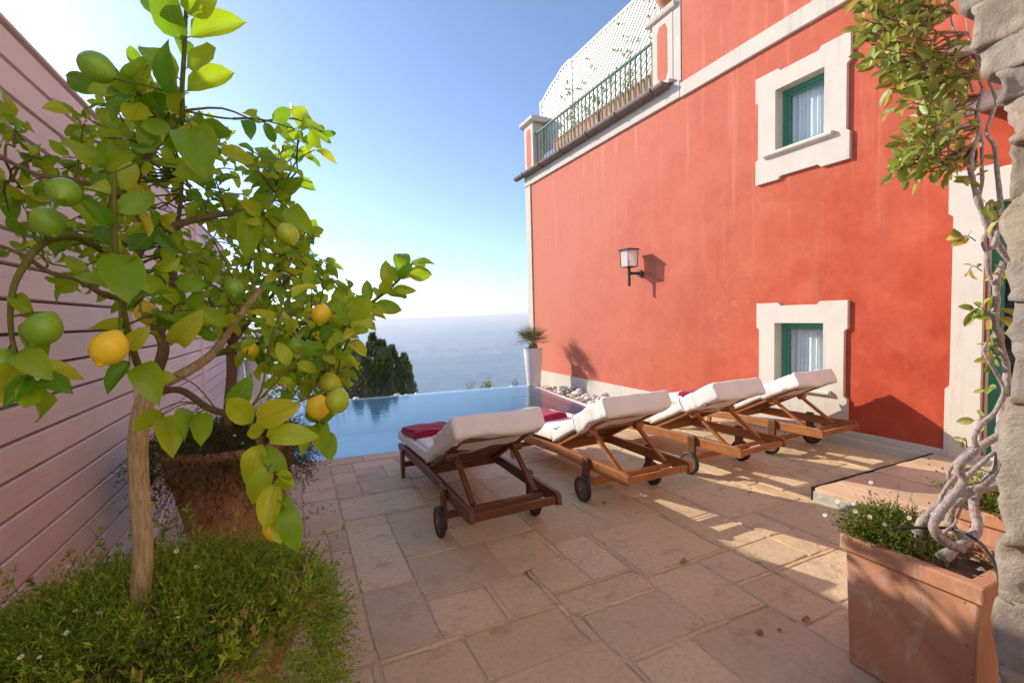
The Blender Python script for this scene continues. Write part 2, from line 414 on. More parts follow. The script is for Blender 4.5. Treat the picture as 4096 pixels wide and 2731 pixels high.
def m_lemon(name, cols):
    t = NT(name); v = t.coord(); c = t.ramp(t.noise(v, 14, 4, .6), cols)
    vo = t.n('ShaderNodeTexVoronoi'); t.l(v, vo.inputs['Vector']); vo.inputs['Scale'].default_value = 420
    sp = t.ramp(t.noise(v, 55, 3, .5), [(.70, (0,0,0)), (.78, (.35,)*3)]); c = t.mix(sp, c, (.25,.13,.03))
    return t.done(t.pbsdf(c, .26, .6, t.bump(vo.outputs['Distance'], .45, .0012)))

def m_bark(name, cols, sc=(30, 30, 4), b=.6):
    t = NT(name); v = t.coord(); g = t.noise(t.mapping(v, sc), 2.2, 8, .65, .6)
    c = t.ramp(g, cols); n = t.noise(v, 9, 6, .6); c = t.mix(t.ramp(n, [(.4, (0,0,0)), (.75, (.5,)*3)]), c, cols[0][1])
    return t.done(t.pbsdf(c, .85, .2, t.bump(g, b, .006)))

def m_cloth(name, col, var=.05, fuzz=.15, scale=420):
    t = NT(name); v = t.coord(); c = t.ramp(t.noise(v, 5, 5, .6), [(.3, tuple(x*(1-var) for x in col)), (.7, tuple(min(1, x*(1+var)) for x in col))])
    b = t.bump(t.noise(v, 9, 5, .6, .8), .25, .012); b = t.bump(t.noise(v, scale, 3, .6), fuzz, .002, b)
    return t.done(t.pbsdf(c, .95, .15, b, **{'Sheen Weight': .15}))

M = dict(
 bounce_white=m_white('bounce_white', (.82,.76,.66), .15), paving=m_paving(), plaster=m_plaster(), trim=m_white('white_trim'), cushion=m_cloth('canvas', (.82,.77,.72)),
 cover=m_cloth('white_towelling', (.80,.78,.77)), towel=m_cloth('red_towelling', (.33,.012,.060), .25, .9, 260),
 mortar=m_mortar(), slab=simple('sandstone_slab', (.56,.39,.26), .7, .16, 2.5, .2, 40, objvar=.12),
 kerb=simple('grey_stone', (.40,.39,.35), .75, .2, 20, .4, 70), rubber=simple('black_joint', (.025,.03,.03), .6, .1),
 teak=m_wood('teak', (.30,.105,.032), (.46,.185,.06)), teak_dark_shaded=m_wood('dark_shaded_teak', (.11,.038,.018), (.19,.068,.030)),  # darker copy: wheel legs, and shade painted into the nearest lounger's wood
 weave=simple('cane_panel', (.16,.065,.025), .6, .4, 90, .6, 160), tyre=simple('tyre_rubber', (.035,.032,.032), .55, .2), hub=simple('brown_hub', (.17,.085,.06), .5, .2),
 steel=simple('steel', (.55,.53,.50), .3, .1, metallic=1), iron=simple('dark_iron', (.035,.038,.035), .5, .2), zip=simple('zip_metal', (.5,.5,.5), .4, .1),
 green=simple('green_paint', (.045,.235,.165), .45, .15, 8, .1), rail=simple('green_railing_paint', (.13,.24,.18), .5, .2), gutter=simple('brown_gutter', (.15,.11,.10), .45, .25),
 fence=m_fence(), fencegap=simple('fence_backing', (.10,.06,.05), .8, .2),
 lattice=simple('white_lattice', (.72,.695,.66), .55, .05), terracotta=m_terracotta(), potwhite=simple('white_glazed_pot', (.76,.73,.70), .35, .04, 3, .02),
 soil=simple('potting_soil', (.10,.065,.045), .95, .5, 30, .9, 60), stone=m_stone(), pebble=simple('white_pebble', (.68,.65,.62), .6, .15, 12, .2, 60, objvar=.12),
 water=m_water(), glass=m_glass('clear_glass', (.975,.99,.985), boost=1.2), pane=m_glass('window_glass', (.92,.95,.96), 1.5, 1.2), frost=m_frost(), sea=m_sea(),
 pool=simple('pool_plaster', (.50,.87,.93), .6, .07, 2.5, .1, 30), pool_edge=simple('pale_pool_edge', (.74,.80,.82), .6, .06, 3), poolstone=simple('wet_pool_stone', (.30,.34,.31), .55, .15, 5),
 curtain=m_cloth('voile_curtain', (.80,.82,.84), .04, .05), bulb=simple('opal_bulb', (.85,.8,.65), .3, .02, bump=0), hose=simple('black_hose', (.02,.02,.02), .4, .1), tie=simple('green_garden_tie', (.02,.30,.20), .5, .1),
 lemon_leaf=m_leaf('lemon_leaf', [(0, (.065,.25,.010)), (.2, (.15,.36,.012)), (.4, (.30,.48,.014)), (.68, (.46,.58,.018)), (.92, (.62,.60,.024)), (1, (.10,.31,.010))]),
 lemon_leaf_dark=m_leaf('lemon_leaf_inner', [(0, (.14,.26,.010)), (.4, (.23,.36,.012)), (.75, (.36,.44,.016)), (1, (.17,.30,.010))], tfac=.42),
 vine_leaf=m_leaf('vine_leaf', [(0, (.17,.25,.04)), (.4, (.28,.35,.07)), (.68, (.42,.42,.12)), (.84, (.50,.38,.07)), (1, (.55,.27,.05))], (.36,.40,.05), .32, .4),
 bark=m_bark('lemon_bark', [(.34, (.34,.24,.135)), (.60, (.66,.51,.32))], (60, 60, 7), .9), twig=m_bark('green_twig', [(.3, (.10,.12,.025)), (.7, (.17,.17,.04))]), branch=m_bark('lemon_branch_bark', [(.3, (.12,.085,.05)), (.7, (.24,.17,.10))]),
 vine=m_bark('vine_bark', [(.38, (.24,.195,.185)), (.62, (.54,.465,.445))], (60, 60, 30), 1.0), vinetwig=m_bark('vine_twig', [(.3, (.15,.09,.06)), (.7, (.28,.18,.12))]),
 herb=m_herb('daisy_foliage', [(0, (.10,.19,.014)), (.35, (.20,.34,.022)), (.62, (.32,.47,.034)), (.82, (.42,.48,.06)), (.9, (.36,.22,.05)), (1, (.44,.29,.11))]),
 herb_dark=m_herb('daisy_foliage_shaded', [(0, (.035,.05,.012)), (.5, (.075,.10,.018)), (.85, (.13,.13,.03)), (1, (.20,.12,.05))]),  # same daisies, with shade put into their colour
 herb_lit=m_herb('daisy_foliage_lit_fresh', [(0, (.07,.12,.015)), (.5, (.15,.20,.025)), (.85, (.24,.24,.04)), (1, (.32,.20,.06))]),  # same daisies with sunlight put into the colour; also fresh green bushes
 petal=simple('daisy_petal', (.80,.72,.72), .7, .05, bump=0), eye=simple('daisy_eye', (.65,.42,.04), .8, .1, bump=0),
 lemon_green=m_lemon('green_lemon_skin', [(.3, (.14,.33,.010)), (.7, (.24,.43,.014))]), lemon_lime=m_lemon('turning_lemon_skin', [(.3, (.30,.44,.012)), (.7, (.46,.52,.02))]),
 lemon_yellow=m_lemon('yellow_lemon_skin', [(.3, (.80,.55,.012)), (.7, (.88,.66,.02))]),
 palm=m_herb('palm_blade', [(0, (.10,.13,.03)), (.5, (.17,.18,.05)), (1, (.30,.22,.09))]), palmtrunk=m_bark('palm_bark', [(.3, (.16,.10,.05)), (.7, (.36,.25,.13))], (20, 20, 20)),
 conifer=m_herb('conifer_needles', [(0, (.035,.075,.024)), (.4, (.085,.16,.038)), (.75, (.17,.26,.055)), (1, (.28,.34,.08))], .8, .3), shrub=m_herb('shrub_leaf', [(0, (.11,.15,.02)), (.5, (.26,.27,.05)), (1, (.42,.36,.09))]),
 hedge=m_herb('hedge_leaf', [(0, (.03,.055,.014)), (.6, (.07,.10,.02)), (1, (.14,.16,.04))]), trunk=m_bark('tree_bark', [(.3, (.06,.045,.03)), (.7, (.14,.10,.07))]),
 earth=simple('hillside_earth', (.16,.14,.08), .95, .3, .3, .4, 3), canopy=simple('weathered_brown_metal', (.20,.13,.12), .5, .25), dryleaf=simple('dry_leaf', (.34,.20,.06), .8, .2), coping=m_paving(),
)

# ================================================================== SETTING
SEA_Z = -75.0
mb = MB(); S = 45000; N = 36
ys = [-S+2*S*i/N for i in range(N+1)]
for j in range(N+1):
    for i in range(N+1): mb.v.append((ys[i], ys[j], SEA_Z))
for j in range(N):
    for i in range(N): mb.f.append((j*(N+1)+i, j*(N+1)+i+1, (j+1)*(N+1)+i+1, (j+1)*(N+1)+i))
struct(obj('sea', mb, M['sea']))

# hillside the terrace stands on, falling to the sea behind the pool
mb = MB(); NX, NY = 40, 46
for j in range(NY+1):
    for i in range(NX+1):
        x = lerp(-60, 60, i/NX); y = lerp(-50, 110, j/NY)
        if y < 10.9: z = -1.45
        else: z = -1.45-(y-10.9)*.72
        if abs(y-10.9) > 3 or abs(x) > 12: z += noise.fractal(Vector((x*.08, y*.08, 3)), 1, 2, 4)*1.2 - .8
        mb.v.append((x, y, max(z, SEA_Z-3)))
for j in range(NY):
    for i in range(NX): mb.f.append((j*(NX+1)+i, j*(NX+1)+i+1, (j+1)*(NX+1)+i+1, (j+1)*(NX+1)+i))
struct(obj('hillside', mb, M['earth'], smooth=True))

# ---- pool outline (the pool sits about five degrees off the house)
def near_y(x): return 5.43-.090*x
def far_y(x): return 9.51-.100*x
def right_x(y): return 4.19+.100*(y-6.03)
def quad_corner(fy, xr=True):
    x = 4.3
    for _ in range(20): x = right_x(fy(x))
    return Vector((x, fy(x)))
PR0 = quad_corner(near_y); PR1 = quad_corner(far_y)
PL0 = Vector((-.78, near_y(-.78))); PL1 = Vector((-.40, far_y(-.40)))
WZ = -.035

# ---- terrace: mortar bed, then every paving stone
FX0, FX1 = -1.0, 5.36
terrace = MB()
terrace.box((-1.6, -3.0, -.5), (5.44, 5.0, -.005))
floor = struct(obj('terrace_floor', terrace, M['mortar']))
# edge strip of bed up to the pool
mb = MB(); xs = [-1.6, -.78, 0, 1, 2, 3, PR0.x, 5.44]
for a, b in zip(xs[:-1], xs[1:]):
    ya = near_y(a)-.02; yb = near_y(b)-.02
    mb.prism([(a, 5.0), (b, 5.0), (b, yb), (a, ya)], 'z', -.5, -.0052)
struct(obj('pool_surround_bed', mb, M['mortar']))

def stone_mesh(x0, x1, y0, y1, seed, gap=.011, h=0.0):
    rnd = random.Random(seed)
    w, d = x1-x0, y1-y0
    if callable(y1): pass
    pts = []
    nx = max(3, int(w/.07)); ny = max(3, int(d/.07))
    g = gap
    def jit(): return rnd.uniform(-.0055, .0035)
    r = rnd.uniform(.012, .03)
    for i in range(nx): t = i/nx; pts.append([x0+g+t*(w-2*g), y0+g+jit()])
    for i in range(ny): t = i/ny; pts.append([x1-g+jit(), y0+g+t*(d-2*g)])
    for i in range(nx): t = i/nx; pts.append([x1-g-t*(w-2*g), y1-g+jit()])
    for i in range(ny): t = i/ny; pts.append([x0+g+jit(), y1-g-t*(d-2*g)])
    cx, cy = (x0+x1)/2, (y0+y1)/2
    for p in pts:                                   # worn corners
        for X, Y in ((x0+g, y0+g), (x1-g, y0+g), (x1-g, y1-g), (x0+g, y1-g)):
            dd = math.hypot(p[0]-X, p[1]-Y)
            if dd < r: k = (1-dd/r)*r*.35; p[0] += k*(1 if cx > X else -1); p[1] += k*(1 if cy > Y else -1)
    return pts
def paver(pts, parent, seed, mat, z=0.0, name='paving_stone', thick=.05):
    rnd = random.Random(seed); n = len(pts)
    cx = sum(p[0] for p in pts)/n; cy = sum(p[1] for p in pts)/n
    tx, ty = rnd.uniform(-.003, .003), rnd.uniform(-.003, .003); dz = rnd.uniform(-.002, .002)
    mb = MB()
    def Z(p): return z+dz+tx*(p[0]-cx)+ty*(p[1]-cy)
    top = []; edge = []; bot = []
    for p in pts:
        vx, vy = cx-p[0], cy-p[1]; L = math.hypot(vx, vy)
        top.append((p[0]+vx/L*.006, p[1]+vy/L*.006, Z(p))); edge.append((p[0], p[1], Z(p)-.0035)); bot.append((p[0], p[1], Z(p)-thick))
    mb.v = top+edge+bot
    mb.f = [tuple(range(n))]+[(n+i, n+(i+1) % n, (i+1) % n, i) for i in range(n)]+[(2*n+i, 2*n+(i+1) % n, n+(i+1) % n, n+i) for i in range(n)]
    o = obj(name, mb, mat, parent); return o
G = .03
gx_, gy_ = int((FX1-FX0)/G), int((5.13-.35)/G); GY0 = .35
occ = [[False]*gy_ for _ in range(gx_)]
manual = [(.26,.64,1.72,2.03),(.65,1.17,1.74,2.03),(-.22,.24,1.62,2.05),(.26,.66,1.30,1.71),(.67,1.22,1.30,1.73),(1.18,1.73,1.575,1.92),(1.18,1.74,1.93,2.13),
 (1.24,1.575,1.05,1.56),(1.59,2.12,.98,1.56),(1.74,2.12,1.575,2.02),(2.13,2.43,1.38,1.74),(2.13,2.43,1.75,2.03),(2.13,2.43,.98,1.37),(1.75,2.40,2.05,2.62),
 (2.44,3.04,1.40,1.74),(2.44,2.77,1.75,2.02),(2.42,2.77,2.04,2.46),(2.78,3.03,2.02,2.34),(2.78,3.4,2.36,2.92),(2.42,2.77,2.47,2.98),(.26,.55,2.05,2.60),(.56,.90,2.06,2.38),(.91,1.17,2.06,2.40),
 (1.18,1.45,2.14,2.41),(1.46,1.74,2.14,2.63),(.56,1.06,2.39,2.88),(1.07,1.44,2.42,2.86),(.27,.55,2.62,3.46),(-.2,.25,2.07,2.6),(.56,.92,2.9,3.62),(.93,1.45,2.88,3.3),(1.46,1.95,2.65,3.07),
 (1.96,2.41,2.64,3.3),(.27,.9,3.64,4.1),(-.02,.26,3.5,4.15),(.46,.91,4.12,4.5),(3.05,3.6,1.72,2.34)]
rects = []
for (x0, x1, y0, y1) in manual:
    i0, i1 = round((x0-FX0)/G), round((x1-FX0)/G); j0, j1 = round((y0-GY0)/G), round((y1-GY0)/G)
    i1 = max(i1, i0+3); j1 = max(j1, j0+3)
    if any(occ[i][j] for i in range(i0, i1) for j in range(j0, j1)):
        while i0 < i1-3 and any(occ[i0][j] for j in range(j0, j1)): i0 += 1
        while j0 < j1-3 and any(occ[i][j0] for i in range(i0, i1)): j0 += 1
        while i0 < i1-3 and any(occ[i1-1][j] for j in range(j0, j1)): i1 -= 1
        while j0 < j1-3 and any(occ[i][j1-1] for i in range(i0, i1)): j1 -= 1
        if any(occ[i][j] for i in range(i0, i1) for j in range(j0, j1)): continue
    for i in range(i0, i1):
        for j in range(j0, j1): occ[i][j] = True
    rects.append((i0, i1, j0, j1))
rr = random.Random(5)
for j in range(gy_):
    for i in range(gx_):
        if occ[i][j]: continue
        w = rr.choice((9, 11, 13, 15, 17, 20)); h = rr.choice((9, 10, 11, 13, 15))
        ww = 0
        while ww < w and i+ww < gx_ and not occ[i+ww][j]: ww += 1
        if i+ww < gx_ and not occ[i+ww][j] and ww >= w:
            rem = 0
            while i+ww+rem < gx_ and not occ[i+ww+rem][j] and rem < 5: rem += 1
            if rem < 5: ww += rem
        hh = 0
        while hh < h and j+hh < gy_ and all(not occ[i+k][j+hh] for k in range(ww)): hh += 1
        if gy_-(j+hh) < 5 and all(not occ[i+k][q] for k in range(ww) for q in range(j+hh, gy_)): hh = gy_-j
        for a in range(i, i+ww):
            for b in range(j, j+hh): occ[a][b] = True
        rects.append((i, i+ww, j, j+hh))
for n_, (i0, i1, j0, j1) in enumerate(rects):
    x0, x1, y0, y1 = FX0+i0*G, FX0+i1*G, GY0+j0*G, GY0+j1*G
    paver(stone_mesh(x0, x1, y0, y1, n_, gap=rr.uniform(.0015, .0065)), floor, n_, M['paving'])
# coping course along the pool
x = -.99; k = 0
while x < 5.3:
    w = rr.uniform(.38, .62); x1 = min(x+w, 5.36)
    if 5.36-x1 < .2: x1 = 5.36
    pts = []
    g = .007
    for i in range(6): t = i/6; pts.append([lerp(x+g, x1-g, t), 5.135+rr.uniform(-.003, .003)])
    for i in range(4): t = i/4; pts.append([x1-g, lerp(5.135, near_y(x1)+.004, t)])
    for i in range(6): t = i/6; q = lerp(x1-g, x+g, t); pts.append([q, near_y(q)+.004+rr.uniform(-.002, .002)])
    for i in range(4): t = i/4; pts.append([x+g, lerp(near_y(x)+.004, 5.135, t)])
    paver(pts, floor, 900+k, M['coping'], name='coping_stone', thick=.07); x = x1; k += 1

# ---- pool basin, water, far edge, side ledge
def P3(p, z): return (p.x, p.y, z)
basin = MB(); B = [PL0, PR0, PR1, PL1]; DEP = -.72
basin.add([P3(p, -.07) for p in B]+[P3(p, DEP) for p in B], [(4,5,6,7)]+[(i, (i+1) % 4, 4+(i+1) % 4, 4+i) for i in range(4)])
pool = struct(obj('swimming_pool', basin, M['pool']))
def strip(a, b, w0, w1, z0, z1):
    """wall of given offsets to the outside of edge a->b"""
    d = (b-a).normalized(); nrm = Vector((d.y, -d.x))
    m_ = MB(); q = [a+nrm*w0-d*.0, b+nrm*w0, b+nrm*w1, a+nrm*w1]
    m_.prism([(p.x, p.y) for p in q], 'z', z0, z1); return m_
obj('overflow_edge', strip(PR1, PL1, 0.002, .22, -1.3, -.05), M['pool_edge'], pool)
obj('pool_side_edge', strip(PR0+Vector((0.02,.30)), PR1, 0.002, .24, -1.3, -.046), M['pool_edge'], pool)
obj('pool_near_wall', strip(PL0, PR0, 0.002, .12, -1.3, -.062), M['pool'], pool)
obj('pool_left_wall', strip(PL1, PL0, 0.002, .30, -1.3, -.045), M['poolstone'], pool)
led = MB(); d1 = (PR1-PR0)
q = [PR0+d1*.04-Vector((.0, 0)), PR1, PR1+Vector((-.34, .03)), PR0+d1*.04+Vector((-.34, 0))]
led.prism([(p.x, p.y) for p in reversed(q)], 'z', -.71, -.24); obj('pool_bench', led, M['poolstone'], pool)
d = (PL1-PR1).normalized(); nrm = Vector((d.y, -d.x))
wv = [PL0+Vector((-.15, .0)), PR0, PR0+Vector((.10, .30)), PR1+Vector((.18, 0))+nrm*.20, PL1+Vector((-.12, 0))+nrm*.20]
wmb = MB(); wmb.add([P3(p, WZ) for p in wv], [tuple(range(len(wv)))])
water = obj('pool_water', wmb, M['water']); water['kind'] = 'structure'
# bed behind the pool for the pebbles and the pots
mb = MB(); e0 = PR1+nrm*.23; e1 = PL1+nrm*.23
mb.prism([(e1.x-.1, e1.y), (e0.x+.05, e0.y), (5.41, e0.y+.05), (5.41, e0.y+.42), (e0.x, e0.y+.36), (e1.x-.1, e1.y+.36)], 'z', -1.5, -.16)
mb.box((-1.35, 9.83, -1.5), (-.34, 10.75, -.162))
struct(obj('pebble_bed', mb, M['mortar']))
mb = MB(); mb.prism([(PR0.x+.262, 5.37), (5.40, 5.37), (5.40, PR1.y+.3), (PR1.x+.262, PR1.y+.1)], 'z', -1.5, -.20)
struct(obj('side_channel', mb, M['mortar']))

# ---- raised slab platform before the door
plat = MB(); plat.box((3.615, -1.2, -.01), (5.405, 2.275, .076)); platform = struct(obj('step_platform', plat, M['kerb'], bevel=.004))
mb = MB(); mb.box((3.610, 2.277, -.008), (5.405, 2.286, .1045)); obj('edge_joint', mb, M['rubber'], platform)
k = 0
xs_ = [3.611, 3.88, 4.42, 4.95, 5.402]; 
for a, b in zip(xs_[:-1], xs_[1:]):
    y = 2.272
    for h in ((.62, .55, .7, .9), (.95, .5, .8, .7), (.42, .88, .6, .9), (.7, .7, .6, .9))[k % 4]:
        y0 = y-h; paver(stone_mesh(a, b, y0, y, 400+k*9+int(h*10), gap=.004), platform, 400+k*9+int(h*10), M['slab'], z=.103, name='slab', thick=.026); y = y0
    k += 1

# ================================================================== HOUSE
WX = 5.42
house = thing('house', 'tall red plastered house with white trim beside the pool', 'house', (5.42, 4, 0))
mb = MB()
HY0, HY1 = -4.0, 10.58
holes = [(3.295, 3.87, 3.40, 4.13), (3.283, 3.873, .568, 1.33), (.95, 1.93, .105, 2.36)]
# front wall as a grid with real openings
ycut = sorted({HY0, HY1, 5.41} | {h[0] for h in holes} | {h[1] for h in holes})
zcut = sorted({-1.5, 4.80} | {h[2] for h in holes} | {h[3] for h in holes})
for a, b in zip(ycut[:-1], ycut[1:]):
    for c, d in zip(zcut[:-1], zcut[1:]):
        ym, zm = (a+b)/2, (c+d)/2
        if any(h[0] < ym < h[1] and h[2] < zm < h[3] for h in holes): continue
        mb.add([(WX, a, c), (WX, b, c), (WX, b, d), (WX, a, d)], [(0, 3, 2, 1)])
mb.add([(WX, HY1, -1.5), (9.5, HY1, -1.5), (9.5, HY1, 4.8), (WX, HY1, 4.8)], [(0, 3, 2, 1)])
mb.add([(WX, 5.41, 4.80), (WX, HY0, 4.80), (WX, HY0, 9.4), (WX, 5.41, 9.4)], [(0, 1, 2, 3)])
mb.add([(WX, 5.41, 4.80), (9.5, 5.41, 4.80), (9.5, 5.41, 9.4), (WX, 5.41, 9.4)], [(0, 3, 2, 1)])
mb.add([(WX, HY0, -1.5), (9.5, HY0, -1.5), (9.5, HY0, 9.4), (WX, HY0, 9.4)], [(0, 1, 2, 3)])
mb.add([(9.5, HY0, -1.5), (9.5, HY1, -1.5), (9.5, HY1, 9.4), (9.5, HY0, 9.4)], [(0, 1, 2, 3)])
mb.add([(WX, HY0, 9.4), (9.5, HY0, 9.4), (9.5, 5.41, 9.4), (WX, 5.41, 9.4)], [(0, 1, 2, 3)])
mb.add([(WX, 5.41, 4.8), (9.5, 5.41, 4.8), (9.5, HY1, 4.8), (WX, HY1, 4.8)], [(0, 1, 2, 3)])
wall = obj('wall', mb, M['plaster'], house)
mb = MB(); mb.box((WX-.022, HY0, -.5), (WX+.01, 2.19, .168)); mb.box((WX-.022, 2.19, -.5), (WX+.01, 10.34, .160)); obj('plinth', mb, M['trim'], house, bevel=.006)
mb = MB(); mb.box((WX-.07, 2.31, -.05), (WX-.023, 5.36, .095)); obj('kerb', mb, M['trim'], house, bevel=.006)
mb = MB(); mb.box((WX-.030, 10.335, -1.0), (WX+.012, 10.60, 4.69)); obj('corner_trim', mb, M['trim'], house, bevel=.004)
mb = MB(); mb.box((WX-.045, HY0, 4.69), (WX+.011, 5.404, 4.905)); obj('string_course', mb, M['trim'], house, bevel=.008)
mb = MB(); mb.box((WX-.045, 5.406, 4.70), (WX+.011, 10.61, 4.952)); obj('fascia', mb, M['trim'], house, bevel=.008)
mb = MB(); mb.box((WX-.09, 5.56, 4.99), (WX+.55, 10.63, 5.045)); obj('terrace_ledge', mb, M['trim'], house, bevel=.008)
# gutter: half pipe with brackets
mb = MB(); gr = .085; gxc, gzc = WX-.14, 4.985
prof = [(gxc+gr*cos(a), gzc+gr*sin(a)) for a in [pi+pi*i/10 for i in range(11)]]
inner = [(gxc+(gr-.008)*cos(a), gzc+(gr-.008)*sin(a)) for a in [2*pi-pi*i/10 for i in range(11)]]
mb.prism(prof+inner, 'y', 5.60, 10.86)
gut = obj('gutter', mb, M['gutter'], house, smooth=40)
for y in (5.85, 6.75, 7.65, 8.6, 9.55, 10.4):
    mb = MB(); pts = [(gxc+(gr+.006)*cos(a), y, gzc+(gr+.006)*sin(a)) for a in [pi*.98+pi*1.04*i/10 for i in range(11)]]
    mb.tube(pts, .011, 6); obj('bracket', mb, M['gutter'], gut, smooth=True)
for y in (5.598, 10.862):
    mb = MB(); mb.prism(prof, 'y', y-.004, y+.004); obj('end_cap', mb, M['gutter'], gut)

def eared(y0, y1, z0, z1, e=.035, ky=.27, kz=.22, c=.03):
    w, h = y1-y0, z1-z0; a, b = w*ky, h*kz
    pts = []
    # bottom edge, left to right (y increasing), mid part inset
    pts += [(y0, z0), (y0+a, z0), (y0+a+c, z0+e), (y1-a-c, z0+e), (y1-a, z0), (y1, z0)]
    pts += [(y1, z0+b), (y1-e, z0+b+c), (y1-e, z1-b-c), (y1, z1-b), (y1, z1)]
    pts += [(y1-a, z1), (y1-a-c, z1-e), (y0+a+c, z1-e), (y0+a, z1), (y0, z1)]
    pts += [(y0, z1-b), (y0+e, z1-b-c), (y0+e, z0+b+c), (y0, z0+b)]
    return pts
def surround(name, outer, hole, parent, t=.042, x0=None):
    """flat plate with a hole, edges proud of the wall"""
    x = WX-t; y0, y1, z0, z1 = hole
    bm = bmesh.new(); ov = [bm.verts.new((x, p[0], p[1])) for p in outer]; hv = [bm.verts.new((x, a, b)) for a, b in ((y0,z0),(y1,z0),(y1,z1),(y0,z1))]
    es = [bm.edges.new((ov[i], ov[(i+1) % len(ov)])) for i in range(len(ov))]+[bm.edges.new((hv[i], hv[(i+1) % 4])) for i in range(4)]
    bmesh.ops.triangle_fill(bm, use_beauty=True, use_dissolve=False, edges=es)
    ob_ = [bm.verts.new((WX+.004, p[0], p[1])) for p in outer]; n = len(outer)
    for i in range(n): bm.faces.new((ov[i], ov[(i+1) % n], ob_[(i+1) % n], ob_[i]))
    hb = [bm.verts.new((WX+.16, a, b)) for a, b in ((y0,z0),(y1,z0),(y1,z1),(y0,z1))]
    for i in range(4): bm.faces.new((hv[i], hv[(i+1) % 4], hb[(i+1) % 4], hb[i]))
    bmesh.ops.recalc_face_normals(bm, faces=bm.faces)
    me = bpy.data.meshes.new(name); bm.to_mesh(me); bm.free()
    return obj(name, me, M['trim'], parent)
def window(outer, hole, sill):
    w = surround('window', outer, hole, house)
    y0, y1, z0, z1 = hole; fx = WX+.095
    mb = MB(); a = .055
    mb.box((fx, y0, z0), (fx+.05, y0+a, z1)); mb.box((fx, y1-a, z0), (fx+.05, y1, z1)); mb.box((fx+.001, y0+a, z0), (fx+.049, y1-a, z0+a)); mb.box((fx+.001, y0+a, z1-a), (fx+.049, y1-a, z1))
    a2 = .03; b0, b1, c0, c1 = y0+a, y1-a, z0+a, z1-a
    mb.box((fx+.015, b0, c0), (fx+.045, b0+a2, c1)); mb.box((fx+.015, b1-a2, c0), (fx+.045, b1, c1)); mb.box((fx+.016, b0+a2, c0), (fx+.044, b1-a2, c0+a2)); mb.box((fx+.016, b0+a2, c1-a2), (fx+.044, b1-a2, c1))
    obj('frame', mb, M['green'], w, bevel=.003)
    mb = MB(); mb.box((fx+.028, b0+a2-.004, c0+a2-.004), (fx+.033, b1-a2+.004, c1-a2+.004)); obj('pane', mb, M['pane'], w)
    mb = MB(); n = 60; V = []
    for i in range(n+1):
        y = lerp(y0+.01, y1-.01, i/n); x = fx+.10+.016*sin(i*1.05+1.7*sin(i*.33))
        V += [(x, y, z0+.01), (x+.004*sin(i*.7), y+.006*sin(i*.5), z1-.01)]
    mb.add(V, [(2*i, 2*i+2, 2*i+3, 2*i+1) for i in range(n)]); obj('curtain', mb, M['curtain'], w, smooth=True)
    mb = MB(); mb.box((fx+.2, y0-.1, z0-.1), (fx+.21, y1+.1, z1+.1)); obj('room_backing', mb, M['iron'], w)
    s0, s1, sz = sill
    mb = MB(); mb.prism([(WX+.10, sz), (WX+.10, sz+.03), (WX-.085, sz+.022), (WX-.10, sz-.004), (WX-.095, sz-.02), (WX-.07, sz-.022), (WX-.06, sz-.04), (WX-.03, sz-.042)], 'y', s0, s1); obj('sill', mb, M['trim'], w)
    return w
window(eared(3.03, 4.135, 3.065, 4.368), holes[0], (3.19, 4.00, 3.385))
window(eared(3.03, 4.118, .20, 1.577), holes[1], (3.19, 4.00, .553))
# door with its eared white surround
do = [(.70, .104), (2.190, .104), (2.190, .73), (2.157, .765), (2.157, 2.28), (2.192, 2.315), (2.192, 2.665), (1.9, 2.665), (1.87, 2.63), (1.0, 2.63), (.97, 2.665), (.70, 2.665)]
dr = surround('door', do, (.95, 1.945, .106, 2.355), house)
mb = MB(); dx = WX+.10
for a, b, c, d in ((1.865, 1.945, .106, 2.35), (.95, 1.03, .106, 2.35), (1.03, 1.865, 2.27, 2.349), (1.40, 1.49, .106, 2.27), (1.49, 1.865, .106, .36), (1.03, 1.40, .106, .36)):
    mb.box((dx, a, c), (dx+.045, b, d))
obj('door_leaf', mb, M['green'], dr, bevel=.004)
mb = MB(); mb.box((dx+.02, 1.03, .36), (dx+.026, 1.40, 2.27)); mb.box((dx+.02, 1.49, .36), (dx+.026, 1.865, 2.27)); obj('pane', mb, M['pane'], dr)
mb = MB(); mb.box((dx+.06, .95, .106), (dx+.07, 1.945, 2.35)); obj('room_backing', mb, M['iron'], dr)
# brown metal canopy over the door, seen through the climber
mb = MB()
for k, (zz, dd) in enumerate(((3.62, .62), (3.20, .50))):
    prof = [(WX+.01-dd*sin(t), zz-.16+.20*cos(t)) for t in [pi/2*i/8 for i in range(9)]]
    poly = prof+[(p[0]+.012, p[1]-.02) for p in reversed(prof)]
    mb.prism(poly, 'y', .75+.05*k, 2.20-.06*k)
    mb.tube([(prof[-1][0], .75, prof[-1][1]-.03), (prof[-1][0], 2.2-.06*k, prof[-1][1]-.03)], .028, 8)
obj('door_canopy', mb, M['canopy'], house, smooth=40)

